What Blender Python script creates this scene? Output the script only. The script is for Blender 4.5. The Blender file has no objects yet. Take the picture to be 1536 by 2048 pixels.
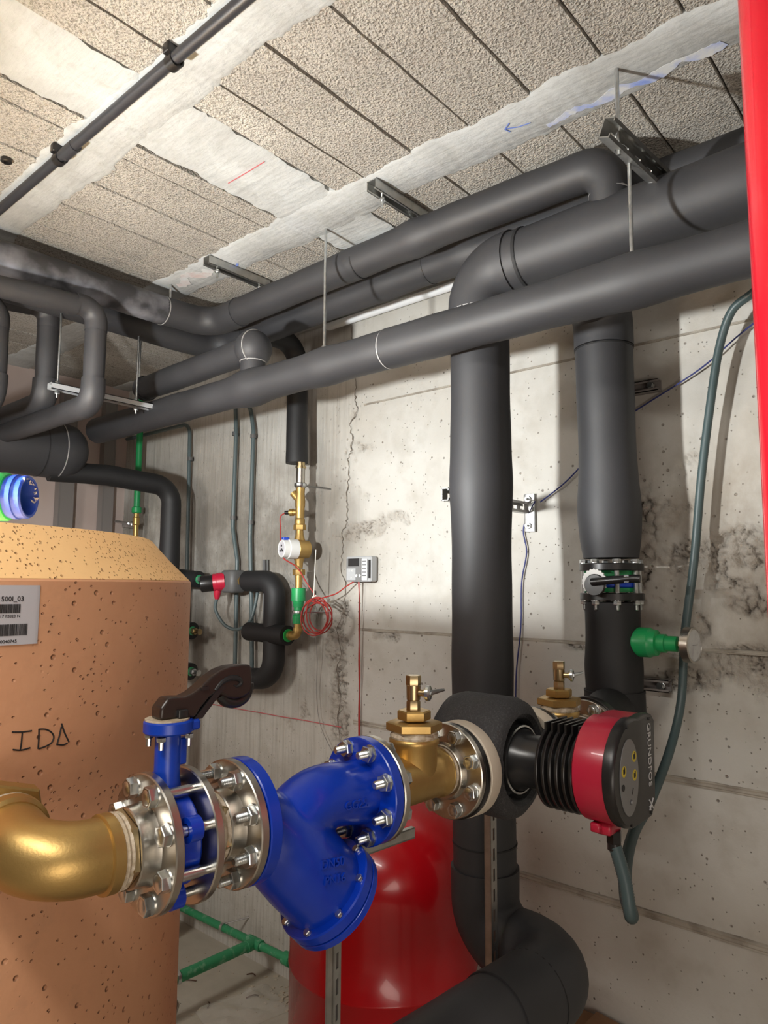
import bpy, bmesh, math, random
import numpy as np
from mathutils import Vector, Matrix
random.seed(7); rng = np.random.RandomState(3)
PI = math.pi
scn = bpy.context.scene
C = scn.collection

# ---------------------------------------------------------------- camera, world, lights, exposure
CAMZ = 1.59
cam_d = bpy.data.cameras.new('camera'); cam = bpy.data.objects.new('camera', cam_d); C.objects.link(cam)
cam_d.sensor_fit = 'VERTICAL'; cam_d.sensor_height = 24.0; cam_d.lens = 24.0*1418/2048
cam_d.clip_start = 0.02
yaw, pit, rol = math.radians(41.0), math.radians(5.9), math.radians(0.35)
fh = Vector((math.cos(yaw), math.sin(yaw), 0)); rt = Vector((math.sin(yaw), -math.cos(yaw), 0)); uz = Vector((0, 0, 1))
fw = fh*math.cos(pit)+uz*math.sin(pit); up = -fh*math.sin(pit)+uz*math.cos(pit)
r2 = rt*math.cos(rol)+up*math.sin(rol); u2 = -rt*math.sin(rol)+up*math.cos(rol)
M = Matrix((r2, u2, -fw)).transposed().to_4x4(); M.translation = (0, 0, CAMZ); cam.matrix_world = M
scn.camera = cam
scn.view_settings.view_transform = 'Standard'; scn.view_settings.look = 'None'
scn.view_settings.exposure = 0.0; scn.view_settings.gamma = 1.0; scn.view_settings.use_curve_mapping = False
wd = bpy.data.worlds.new('world'); scn.world = wd; wd.use_nodes = True
wd.node_tree.nodes['Background'].inputs[0].default_value = (0.75, 0.85, 1, 1); wd.node_tree.nodes['Background'].inputs[1].default_value = 0.05

def lamp(name, kind, loc, power, color, **k):
    d = bpy.data.lights.new(name, kind); d.energy = power; d.color = color
    o = bpy.data.objects.new(name, d); C.objects.link(o); o.location = loc
    for a, b in k.items():
        if a == 'rot': o.rotation_euler = b
        else: setattr(d, a, b)
    return o
def aim(v): return Vector(v).to_track_quat('-Z', 'Z').to_euler()
lamp('work_light', 'AREA', (0.11, 1.45, 1.785), 56.0, (0.97, 0.99, 0.98), shape='DISK', size=0.085, rot=aim((1, -.12, -.24)))
lamp('added_low_fill', 'AREA', (-0.75, -1.3, 0.85), 21.0, (1.0, 0.90, 0.79), shape='RECTANGLE', size=1.5, size_y=0.8, rot=aim((.66, .75, -.30)))  # added soft fill from behind the camera; no doorway is built there
lamp('rear_light', 'AREA', (-0.3, 2.35, 1.95), 20.0, (1.0, 0.95, 0.88), shape='DISK', size=0.45, rot=aim((1, .12, -.75)))
lamp('added_overhead_fill', 'AREA', (-0.42, 0.42, 2.52), 22.0, (1.0, 0.96, 0.90), shape='RECTANGLE', size=0.12, size_y=1.2, rot=aim((.35, .15, -1)))  # added overhead fill for the tank and flange tops; no tube hangs here

# ---------------------------------------------------------------- mesh helpers
def frame(d, hint=(0, 0, 1)):
    d = Vector(d).normalized(); h = Vector(hint)
    if abs(d.dot(h.normalized())) > 0.98: h = Vector((0, 1, 0)) if abs(d.y) < 0.9 else Vector((1, 0, 0))
    x = h.cross(d).normalized(); y = d.cross(x).normalized()
    return x, y, d
def fil(pts, r, n=10):
    pts = [Vector(p) for p in pts]; out = [pts[0]]
    for i in range(1, len(pts)-1):
        a, b, c = pts[i-1], pts[i], pts[i+1]
        rr = r[i-1] if isinstance(r, (list, tuple)) else r
        d1 = (a-b).normalized(); d2 = (c-b).normalized(); ang = d1.angle(d2)
        if ang > PI-0.02: out.append(b); continue
        t = rr/math.tan(ang/2); t = min(t, (a-b).length*0.98, (c-b).length*0.98); rr = t*math.tan(ang/2)
        cen = b+(d1+d2).normalized()*(rr/math.sin(ang/2))
        p1 = b+d1*t; p2 = b+d2*t; v1 = p1-cen; v2 = p2-cen; tot = v1.angle(v2); ax = v1.cross(v2).normalized()
        for k in range(n+1): out.append(cen+Matrix.Rotation(tot*k/n, 3, ax) @ v1)
    out.append(pts[-1]); return out
def resample(pts, step):
    out = []
    for a, b in zip(pts, pts[1:]):
        n = max(1, int((b-a).length/step))
        for k in range(n): out.append(a.lerp(b, k/n))
    out.append(pts[-1]); return out
def smoothline(pts, n=8):
    pts = [Vector(p) for p in pts]; P = [pts[0]]+pts+[pts[-1]]; out = []
    for i in range(1, len(P)-2):
        for k in range(n):
            t = k/n; p0, p1, p2, p3 = P[i-1:i+3]
            out.append(0.5*((2*p1)+(p2-p0)*t+(2*p0-5*p1+4*p2-p3)*t*t+(3*p1-p0-3*p2+p3)*t**3))
    out.append(pts[-1]); return out
XF = None
def xf(p): return XF @ Vector(p) if XF is not None else Vector(p)
class MB:
    def __init__(s): s.v = []; s.f = []
    def add(s, vs, fs):
        o = len(s.v); s.v += [Vector(v) for v in vs]; s.f += [[i+o for i in f] for f in fs]; return s
    def rings(s, R, n, c0=True, c1=True, closed=False):
        vs = [v for r in R for v in r]; m = len(R); fs = []
        for i in range(m if closed else m-1):
            j = (i+1) % m
            for k in range(n):
                l = (k+1) % n; fs.append([i*n+k, i*n+l, j*n+l, j*n+k])
        if not closed:
            if c0: fs.append(list(range(n))[::-1])
            if c1: fs.append([(m-1)*n+k for k in range(n)])
        return s.add(vs, fs)
    def tube(s, pts, r, n=20, c0=True, c1=True):
        pts = [Vector(p) for p in pts]; m = len(pts)
        tg = [(pts[min(i+1, m-1)]-pts[max(i-1, 0)]).normalized() for i in range(m)]
        x, y, _ = frame(tg[0]); R = []
        for i in range(m):
            if i:
                q = tg[i-1].rotation_difference(tg[i]); x = q @ x
                x = (x-tg[i]*x.dot(tg[i])).normalized()
            y = tg[i].cross(x); rr = r[i] if isinstance(r, (list, tuple)) else r
            R.append([pts[i]+(x*math.cos(2*PI*k/n)+y*math.sin(2*PI*k/n))*rr for k in range(n)])
        return s.rings(R, n, c0, c1)
    def lathe(s, prof, o, d, n=32, closed=False, rot=0.0):
        x, y, z = frame(d); o = Vector(o)
        R = [[o+z*h+(x*math.cos(2*PI*k/n+rot)+y*math.sin(2*PI*k/n+rot))*max(r, 1e-4) for k in range(n)] for h, r in prof]
        return s.rings(R, n, True, True, closed)
    def box(s, c, sz, ax=None, bev=0.0):
        c = Vector(c); x, y, z = ax if ax else (Vector((1, 0, 0)), Vector((0, 1, 0)), Vector((0, 0, 1)))
        a, b, e = sz[0]/2, sz[1]/2, sz[2]/2
        if bev <= 0:
            vs = [c+x*i*a+y*j*b+z*k*e for k in (-1, 1) for j in (-1, 1) for i in (-1, 1)]
            return s.add(vs, [[0, 2, 3, 1], [4, 5, 7, 6], [0, 1, 5, 4], [2, 6, 7, 3], [0, 4, 6, 2], [1, 3, 7, 5]])
        def loop(t, k):
            o = []
            for (cx, cy, st) in ((1, 1, 0), (-1, 1, 1), (-1, -1, 2), (1, -1, 3)):
                for q in range(4):
                    an = (st+q/3)*PI/2
                    o.append(c+x*(cx*(a-bev)+math.cos(an)*(bev-t))+y*(cy*(b-bev)+math.sin(an)*(bev-t))+z*k)
            return o
        t = bev*0.5
        return s.rings([loop(t, -e), loop(0, -e+t), loop(0, e-t), loop(t, e)], 16)
    def prism(s, poly, o, x, y, h, z=None):
        o, x, y = Vector(o), Vector(x), Vector(y); z = Vector(z) if z else x.cross(y)
        n = len(poly); a = [o+x*p[0]+y*p[1] for p in poly]; b = [v+z*h for v in a]
        return s.add(a+b, [list(range(n))[::-1], [n+i for i in range(n)]]+[[i, (i+1) % n, n+(i+1) % n, n+i] for i in range(n)])
    def ball(s, c, r, n=20, m=10, d=(0, 0, 1)):
        return s.lathe([(-r*math.cos(PI*k/m), r*math.sin(PI*k/m)) for k in range(m+1)], c, d, n)
    def hexa(s, o, d, af, h, ch=0.12):
        r = af/math.sqrt(3); c = h*ch
        return s.lathe([(0, r*0.95), (c, r), (h-c, r), (h, r*0.93)], o, d, 6, rot=0.3)
    def ribbon(s, pts, wd, nrm, th=0.0006):
        pts = [Vector(p) for p in pts]; nrm = Vector(nrm); m = len(pts); vs = []
        for i in range(m):
            t = (pts[min(i+1, m-1)]-pts[max(i-1, 0)]).normalized(); sd = nrm.cross(t).normalized()
            w = wd[i] if isinstance(wd, (list, tuple)) else wd
            vs += [pts[i]-sd*w/2, pts[i]+sd*w/2, pts[i]+sd*w/2+nrm*th, pts[i]-sd*w/2+nrm*th]
        fs = [[0, 3, 2, 1], [4*m-4, 4*m-3, 4*m-2, 4*m-1]]
        for i in range(m-1):
            for k in range(4): l = (k+1) % 4; fs.append([4*i+k, 4*i+l, 4*i+4+l, 4*i+4+k])
        return s.add(vs, fs)
    def build(s, name, mat, parent=None, ang=32, origin=None, recalc=True):
        vs = [XF @ v for v in s.v] if XF is not None else s.v
        if origin is None:
            lo = Vector([min(v[i] for v in vs) for i in range(3)]); hi = Vector([max(v[i] for v in vs) for i in range(3)]); origin = (lo+hi)/2
        origin = Vector(origin)
        me = bpy.data.meshes.new(name); me.from_pydata([v-origin for v in vs], [], s.f); me.update()
        if recalc:
            bm = bmesh.new(); bm.from_mesh(me); bmesh.ops.recalc_face_normals(bm, faces=bm.faces); bm.to_mesh(me); bm.free()
        me.materials.append(mat)
        for p in me.polygons: p.use_smooth = True
        me.set_sharp_from_angle(angle=math.radians(ang))
        o = bpy.data.objects.new(name, me); C.objects.link(o)
        if parent: o.parent = parent; o.location = origin-wloc(parent)
        else: o.location = origin
        return o
def wloc(o):
    v = Vector(o.location)
    while o.parent: o = o.parent; v += Vector(o.location)
    return v
def thing(name, label, cat, loc=(0, 0, 0), group=None):
    o = bpy.data.objects.new(name, None); C.objects.link(o); o.location = xf(loc); o.empty_display_size = 0.05
    return tag(o, label, cat, group)
def tag(o, label, cat, group=None):
    o['label'] = label; o['category'] = cat
    if group: o['group'] = group
    return o
def struct(o): o['kind'] = 'structure'; return o
def stuff(o): o['kind'] = 'stuff'; return o
def put(proto, parent, loc, rot=None):
    """a copy of a part (sharing its mesh) under a parent at a world place"""
    o = proto.copy(); C.objects.link(o); o.parent = parent; o.location = xf(loc)-wloc(parent)
    o.rotation_mode = 'QUATERNION'; q = (Matrix.Identity(3) if rot is None else __import__('mathutils').Euler(rot).to_matrix()).to_quaternion()
    o.rotation_quaternion = (XF.to_3x3().normalized().to_quaternion() @ q) if XF is not None else q
    return o
def text_geo(body, size, ext):
    cu = bpy.data.curves.new('t', 'FONT'); cu.body = body; cu.size = size; cu.extrude = ext; cu.resolution_u = 3
    o = bpy.data.objects.new('t', cu); C.objects.link(o); dg = bpy.context.evaluated_depsgraph_get()
    me = bpy.data.meshes.new_from_object(o.evaluated_get(dg)); vs = [v.co.copy() for v in me.vertices]; fs = [list(p.vertices) for p in me.polygons]
    bpy.data.objects.remove(o); bpy.data.meshes.remove(me); bpy.data.curves.remove(cu)
    return vs, fs

# ---------------------------------------------------------------- materials
def nd(nt, t, **k):
    n = nt.nodes.new(t)
    for a, b in k.items(): setattr(n, a, b)
    return n
def mat(name, col, rough=0.5, metal=0.0, bump=None, var=None, spec=0.5, coat=0.0, rvar=0.0):
    """bump=(scale,strength,dist); var=(scale,colour2,lo,hi): noise blend to a second colour"""
    m = bpy.data.materials.new(name); m.use_nodes = True; nt = m.node_tree; b = nt.nodes['Principled BSDF']; L = nt.links.new
    b.inputs['Base Color'].default_value = (*col, 1); b.inputs['Roughness'].default_value = rough; b.inputs['Metallic'].default_value = metal
    b.inputs['Specular IOR Level'].default_value = spec; b.inputs['Coat Weight'].default_value = coat
    tc = nd(nt, 'ShaderNodeTexCoord')
    if bump:
        n = nd(nt, 'ShaderNodeTexNoise'); n.inputs['Scale'].default_value = bump[0]; n.inputs['Detail'].default_value = 4
        bp = nd(nt, 'ShaderNodeBump'); bp.inputs['Strength'].default_value = bump[1]; bp.inputs['Distance'].default_value = bump[2]
        L(tc.outputs['Object'], n.inputs['Vector']); L(n.outputs['Fac'], bp.inputs['Height']); L(bp.outputs[0], b.inputs['Normal'])
    if var:
        n = nd(nt, 'ShaderNodeTexNoise'); n.inputs['Scale'].default_value = var[0]; n.inputs['Detail'].default_value = 6
        r = nd(nt, 'ShaderNodeMapRange'); r.inputs[1].default_value = var[2]; r.inputs[2].default_value = var[3]
        mx = nd(nt, 'ShaderNodeMix', data_type='RGBA'); mx.inputs[6].default_value = (*col, 1); mx.inputs[7].default_value = (*var[1], 1)
        L(tc.outputs['Object'], n.inputs['Vector']); L(n.outputs['Fac'], r.inputs[0]); L(r.outputs[0], mx.inputs[0]); L(mx.outputs[2], b.inputs['Base Color'])
        if rvar:
            ma = nd(nt, 'ShaderNodeMath', operation='MULTIPLY_ADD'); ma.inputs[1].default_value = rvar; ma.inputs[2].default_value = rough
            L(r.outputs[0], ma.inputs[0]); L(ma.outputs[0], b.inputs['Roughness'])
    return m
K = {}
K['ins'] = mat('black_insulation', (0.028, 0.028, 0.031), 0.58, bump=(900, 0.12, 0.001), var=(3.5, (0.036, 0.036, 0.040), 0.4, 0.7), spec=0.55)
K['insdust'] = mat('dusty_insulation', (0.032, 0.032, 0.036), 0.5, bump=(900, 0.12, 0.001), var=(6, (0.30, 0.30, 0.33), 0.46, 0.74))
K['insdk'] = mat('black_insulation_new', (0.010, 0.010, 0.011), 0.6, bump=(700, 0.1, 0.001))
K['tape'] = mat('insulation_tape', (0.028, 0.028, 0.03), 0.45)
K['seam'] = mat('insulation_seam', (0.012, 0.012, 0.013), 0.7)
K['glue'] = mat('dried_glue', (0.35, 0.34, 0.33), 0.4)
K['brass'] = mat('raw_brass', (0.54, 0.355, 0.125), 0.36, 0.85, bump=(260, 0.10, 0.002), var=(9, (0.44, 0.29, 0.105), 0.4, 0.7), rvar=0.12)
K['brassn'] = mat('turned_brass', (0.54, 0.42, 0.24), 0.30, 1.0, bump=(150, 0.05, 0.001), var=(30, (0.44, 0.34, 0.19), 0.4, 0.7))
K['steel'] = mat('stainless_steel', (0.56, 0.53, 0.48), 0.27, 1.0, bump=(120, 0.05, 0.001), var=(10, (0.46, 0.43, 0.38), 0.35, 0.75), rvar=0.10)
K['zinc'] = mat('zinc_plated_steel', (0.66, 0.68, 0.68), 0.28, 1.0, var=(60, (0.5, 0.52, 0.53), 0.4, 0.7))
K['galv'] = mat('galvanised_channel', (0.52, 0.52, 0.50), 0.38, 0.95, var=(35, (0.40, 0.40, 0.38), 0.4, 0.7))
K['putty'] = mat('sealing_paste', (0.40, 0.32, 0.22), 0.6, bump=(140, 0.6, 0.004), var=(90, (0.58, 0.50, 0.40), .45, .65))
K['blue'] = mat('blue_enamel', (0.0012, 0.034, 0.40), 0.28, bump=(170, 0.06, 0.002), coat=0.15)
K['blued'] = mat('dark_blue_enamel', (0.002, 0.040, 0.38), 0.33, bump=(170, 0.06, 0.002))
K['blackp'] = mat('black_plastic', (0.012, 0.011, 0.011), 0.33)
K['brownp'] = mat('dark_brown_plastic', (0.022, 0.013, 0.011), 0.32)
K['blackm'] = mat('black_coated_metal', (0.012, 0.012, 0.013), 0.28, spec=0.6)
K['shell'] = mat('black_foam_shell', (0.026, 0.026, 0.028), 0.7, bump=(330, 0.5, 0.003), var=(300, (0.055, 0.055, 0.058), 0.5, 0.7))
K['redp'] = mat('red_painted_metal', (0.42, 0.012, 0.038), 0.32, bump=(500, 0.04, 0.001), coat=0.2)
K['vessel'] = mat('red_lacquer', (0.50, 0.004, 0.010), 0.24, coat=0.2, var=(4, (0.43, 0.006, 0.010), 0.4, 0.7))
K['pipered'] = mat('red_pipe_paint', (0.50, 0.006, 0.018), 0.22, coat=0.4, bump=(25, 0.1, 0.003))
K['green'] = mat('green_plastic_pipe', (0.012, 0.30, 0.085), 0.36, var=(30, (0.02, 0.26, 0.09), 0.4, 0.7))
K['greenl'] = mat('bright_green_plastic', (0.015, 0.36, 0.07), 0.4)
K['greend'] = mat('dusty_green_pipe', (0.03, 0.26, 0.11), 0.5, var=(40, (0.22, 0.42, 0.28), 0.55, 0.75))
K['bluep'] = mat('blue_plastic_plug', (0.015, 0.055, 0.42), 0.4)
K['ringw'] = mat('beige_foam_ring', (0.60, 0.53, 0.43), 0.6, bump=(120, .3, .002))
K['conduit'] = mat('grey_conduit', (0.085, 0.115, 0.12), 0.42)
K['hose'] = mat('grey_green_hose', (0.055, 0.085, 0.088), 0.42)
K['rubber'] = mat('black_rubber', (0.012, 0.012, 0.013), 0.5)
K['white'] = mat('white_plastic', (0.68, 0.68, 0.66), 0.4)
K['tubew'] = mat('white_tube', (0.8, 0.81, 0.82), 0.3)
K['greyp'] = mat('light_grey_plastic', (0.42, 0.43, 0.44), 0.4)
K['greyd'] = mat('dark_grey_plastic', (0.10, 0.10, 0.11), 0.4)
K['condk'] = mat('black_conduit', (0.028, 0.030, 0.036), 0.38)
K['castg'] = mat('grey_cast_iron', (0.10, 0.10, 0.10), 0.5)
K['redc'] = mat('red_cable', (0.36, 0.035, 0.03), 0.4)
K['bluec'] = mat('blue_cable', (0.02, 0.03, 0.16), 0.5)
K['wire'] = mat('grey_wire', (0.22, 0.21, 0.20), 0.5)
K['whitet'] = mat('white_thread', (0.7, 0.68, 0.6), 0.5)
K['ink'] = mat('black_ink', (0.012, 0.011, 0.012), 0.55)
K['paperl'] = mat('silver_label', (0.50, 0.49, 0.52), 0.42)
K['yellow'] = mat('yellow_sticker', (0.65, 0.50, 0.03), 0.5)
K['panelg'] = mat('grey_panel', (0.20, 0.20, 0.20), 0.4)
K['silver'] = mat('silver_print', (0.62, 0.62, 0.63), 0.4, 0.2)
K['card'] = mat('brown_cardboard', (0.30, 0.17, 0.09), 0.8, var=(8, (0.24, 0.13, 0.07), 0.4, 0.7))
K['wood'] = mat('dry_twig', (0.10, 0.055, 0.035), 0.8)
K['chip'] = mat('pale_chip', (0.48, 0.42, 0.33), 0.8)
K['crack'] = mat('crack_brown', (0.15, 0.125, 0.10), 0.95)  # dark brown tone of the crack line
K['chalkr'] = mat('red_chalk', (0.50, 0.12, 0.13), 0.9)
K['chalkb'] = mat('blue_chalk', (0.16, 0.24, 0.62), 0.9)
K['foam'] = None
K['dial'] = mat('dial_face', (0.55, 0.55, 0.54), 0.4, var=(40, (0.35, 0.35, 0.35), 0.5, 0.7))

def mat_wall():
    m = bpy.data.materials.new('cast_concrete_wall'); m.use_nodes = True; nt = m.node_tree; b = nt.nodes['Principled BSDF']; L = nt.links.new
    tc = nd(nt, 'ShaderNodeTexCoord'); sep = nd(nt, 'ShaderNodeSeparateXYZ'); L(tc.outputs['Object'], sep.inputs[0])
    def noise(sc, det=5, mp=None, rough=0.55):
        n = nd(nt, 'ShaderNodeTexNoise'); n.inputs['Scale'].default_value = sc; n.inputs['Detail'].default_value = det; n.inputs['Roughness'].default_value = rough
        if mp: mm = nd(nt, 'ShaderNodeMapping'); mm.inputs['Scale'].default_value = mp; L(tc.outputs['Object'], mm.inputs[0]); L(mm.outputs[0], n.inputs[0])
        else: L(tc.outputs['Object'], n.inputs[0])
        return n.outputs['Fac']
    def rng_(x, a, c, lo=0, hi=1):
        r = nd(nt, 'ShaderNodeMapRange'); L(x, r.inputs[0])
        for i, v in enumerate((a, c, lo, hi)): r.inputs[i+1].default_value = v
        return r.outputs[0]
    def mul(x, y, op='MULTIPLY'):
        n = nd(nt, 'ShaderNodeMath', operation=op)
        for i, q in enumerate((x, y)):
            if isinstance(q, (int, float)): n.inputs[i].default_value = q
            else: L(q, n.inputs[i])
        return n.outputs[0]
    def mix(f, a, c):
        n = nd(nt, 'ShaderNodeMix', data_type='RGBA')
        if isinstance(f, (int, float)): n.inputs[0].default_value = f
        else: L(f, n.inputs[0])
        for i, q in ((6, a), (7, c)):
            if isinstance(q, tuple): n.inputs[i].default_value = (*q, 1)
            else: L(q, n.inputs[i])
        return n.outputs[2]
    # board-marked zone beyond the crack (large y)
    rough_zone = rng_(mul(sep.outputs[1], mul(noise(2.2), 0.5), 'ADD'), 2.15, 2.35)
    grain = noise(1.0, 6, (60, 85, 3.0)); stain = noise(2.3, 7); blot = noise(9, 6)
    col = mix(rng_(stain, 0.35, 0.68), (0.56, 0.55, 0.515), (0.47, 0.445, 0.40))
    col = mix(mul(rng_(blot, 0.5, 0.75), 0.5), col, (0.36, 0.33, 0.28))
    # damp, dirty board-marked area
    band = mul(rng_(sep.outputs[2], 1.0, 1.35), rng_(sep.outputs[2], 2.3, 1.95))
    dirt = mul(rough_zone, mul(band, rng_(noise(2.2, 7, None, .65), 0.28, 0.52)))
    col = mix(mul(dirt, 0.85), col, (0.165, 0.148, 0.125))
    col = mix(mul(mul(rough_zone, rng_(grain, 0.48, 0.68)), 0.40), col, (0.26, 0.235, 0.20))
    # pores
    v = nd(nt, 'ShaderNodeTexVoronoi'); v.inputs['Scale'].default_value = 34; v.inputs['Randomness'].default_value = 1; L(tc.outputs['Object'], v.inputs[0])
    wn = nd(nt, 'ShaderNodeSeparateColor'); L(v.outputs['Color'], wn.inputs[0])
    pore = mul(rng_(v.outputs['Distance'], 0.17, 0.10), rng_(wn.outputs[0], 0.70, 0.85))
    v2 = nd(nt, 'ShaderNodeTexVoronoi'); v2.inputs['Scale'].default_value = 90; L(tc.outputs['Object'], v2.inputs[0])
    wn2 = nd(nt, 'ShaderNodeSeparateColor'); L(v2.outputs['Color'], wn2.inputs[0])
    pore2 = mul(rng_(v2.outputs['Distance'], 0.22, 0.12), rng_(wn2.outputs[1], 0.84, 0.9))
    pores = mul(mul(pore, pore2, 'MAXIMUM'), rng_(rough_zone, 0, 1, 1, 0.35))
    col = mix(mul(pores, 0.75), col, (0.15, 0.12, 0.095))
    at = nd(nt, 'ShaderNodeAttribute'); at.attribute_name = 'honeycomb'
    hc = mul(at.outputs['Fac'], rng_(noise(60, 4), 0.42, 0.62))
    col = mix(mul(hc, 0.22), col, (0.22, 0.18, 0.14))
    col = mix(mul(at.outputs['Fac'], 0.22), col, (0.34, 0.29, 0.235))
    stain2 = mul(mul(rng_(sep.outputs[1], 1.02, 0.78), mul(rng_(sep.outputs[2], 1.28, 1.42), rng_(sep.outputs[2], 2.15, 1.85))), rng_(noise(5.5, 8, (1, 1, .7), .68), .34, .60))
    col = mix(mul(stain2, .62), col, (0.27, 0.225, 0.175))
    cv = nd(nt, 'ShaderNodeAttribute'); cv.attribute_name = 'crevice_shade'; col = mix(mul(cv.outputs['Fac'], .85), col, (0.085, 0.065, 0.05))  # shade painted into the honeycomb crevices, where relief shading comes out weak
    L(col, b.inputs['Base Color']); b.inputs['Roughness'].default_value = 0.85; b.inputs['Specular IOR Level'].default_value = 0.3
    h = mul(mul(noise(70, 6), 0.35), mul(mul(grain, rough_zone), 1.1), 'ADD'); h = mul(h, mul(pores, 1.0), 'SUBTRACT')
    h = mul(h, mul(at.outputs['Fac'], mul(noise(130, 5), 2.2)), 'ADD')
    bp = nd(nt, 'ShaderNodeBump'); bp.inputs['Strength'].default_value = 0.75; bp.inputs['Distance'].default_value = 0.004; L(h, bp.inputs['Height']); L(bp.outputs[0], b.inputs['Normal'])
    return m
K['wall'] = mat_wall()
K['wallp'] = mat('plain_concrete', (0.50, 0.47, 0.42), 0.85, bump=(45, 0.3, 0.004), var=(2.5, (0.40, 0.37, 0.32), 0.4, 0.7))
K['floor'] = mat('dusty_concrete_floor', (0.46, 0.42, 0.35), 0.85, bump=(35, 0.4, 0.004), var=(4, (0.36, 0.32, 0.26), 0.4, 0.7))
K['ridge'] = mat('formwork_ridge', (0.42, 0.385, 0.33), 0.9, bump=(90, 0.5, 0.003), var=(14, (0.27, 0.24, 0.20), 0.45, 0.65))
K['pink'] = mat('pinkish_rear_wall', (0.56, 0.46, 0.42), 0.8, bump=(30, 0.2, 0.003), var=(3, (0.48, 0.38, 0.34), 0.4, 0.7))  # pink tint is the tank's bounced orange light, put into the wall colour
K['post'] = mat('grey_primer_post', (0.22, 0.20, 0.19), 0.6)

def mat_block(name, base, dark):
    m = bpy.data.materials.new(name); m.use_nodes = True; nt = m.node_tree; b = nt.nodes['Principled BSDF']; L = nt.links.new
    tc = nd(nt, 'ShaderNodeTexCoord'); g = nd(nt, 'ShaderNodeNewGeometry')
    n1 = nd(nt, 'ShaderNodeTexNoise'); n1.inputs['Scale'].default_value = 165; n1.inputs['Detail'].default_value = 3; n1.inputs['Roughness'].default_value = 0.6; L(g.outputs['Position'], n1.inputs[0])
    v = nd(nt, 'ShaderNodeTexVoronoi'); v.inputs['Scale'].default_value = 190; L(g.outputs['Position'], v.inputs[0])
    n2 = nd(nt, 'ShaderNodeTexNoise'); n2.inputs['Scale'].default_value = 5; n2.inputs['Detail'].default_value = 4; L(g.outputs['Position'], n2.inputs[0])
    oi = nd(nt, 'ShaderNodeObjectInfo')
    r = nd(nt, 'ShaderNodeMapRange'); r.inputs[1].default_value = 0.38; r.inputs[2].default_value = 0.50; L(n1.outputs['Fac'], r.inputs[0])
    mx = nd(nt, 'ShaderNodeMix', data_type='RGBA'); mx.inputs[6].default_value = (*dark, 1); mx.inputs[7].default_value = (*base, 1); L(r.outputs[0], mx.inputs[0])  # dark colour paints the self-shadow inside the block pores
    r2_ = nd(nt, 'ShaderNodeMapRange'); r2_.inputs[1].default_value = 0.3; r2_.inputs[2].default_value = 0.7; r2_.inputs[3].default_value = 0.86; r2_.inputs[4].default_value = 1.08; L(n2.outputs['Fac'], r2_.inputs[0])
    r3 = nd(nt, 'ShaderNodeMapRange'); r3.inputs[3].default_value = 0.90; r3.inputs[4].default_value = 1.06; L(oi.outputs['Random'], r3.inputs[0])
    mm = nd(nt, 'ShaderNodeMath', operation='MULTIPLY'); L(r2_.outputs[0], mm.inputs[0]); L(r3.outputs[0], mm.inputs[1])
    vm = nd(nt, 'ShaderNodeVectorMath', operation='SCALE'); L(mx.outputs[2], vm.inputs[0]); L(mm.outputs[0], vm.inputs['Scale']); L(vm.outputs[0], b.inputs['Base Color'])
    a = nd(nt, 'ShaderNodeMath', operation='SUBTRACT'); L(n1.outputs['Fac'], a.inputs[0])
    s2 = nd(nt, 'ShaderNodeMath', operation='MULTIPLY'); s2.inputs[1].default_value = 0.35; L(v.outputs['Distance'], s2.inputs[0]); L(s2.outputs[0], a.inputs[1])
    bp = nd(nt, 'ShaderNodeBump'); bp.inputs['Strength'].default_value = 1.0; bp.inputs['Distance'].default_value = 0.007; L(a.outputs[0], bp.inputs['Height']); L(bp.outputs[0], b.inputs['Normal'])
    b.inputs['Roughness'].default_value = 0.95; b.inputs['Specular IOR Level'].default_value = 0.15
    return m
K['block'] = mat_block('aggregate_block', (0.48, 0.448, 0.40), (0.29, 0.265, 0.23))
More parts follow.
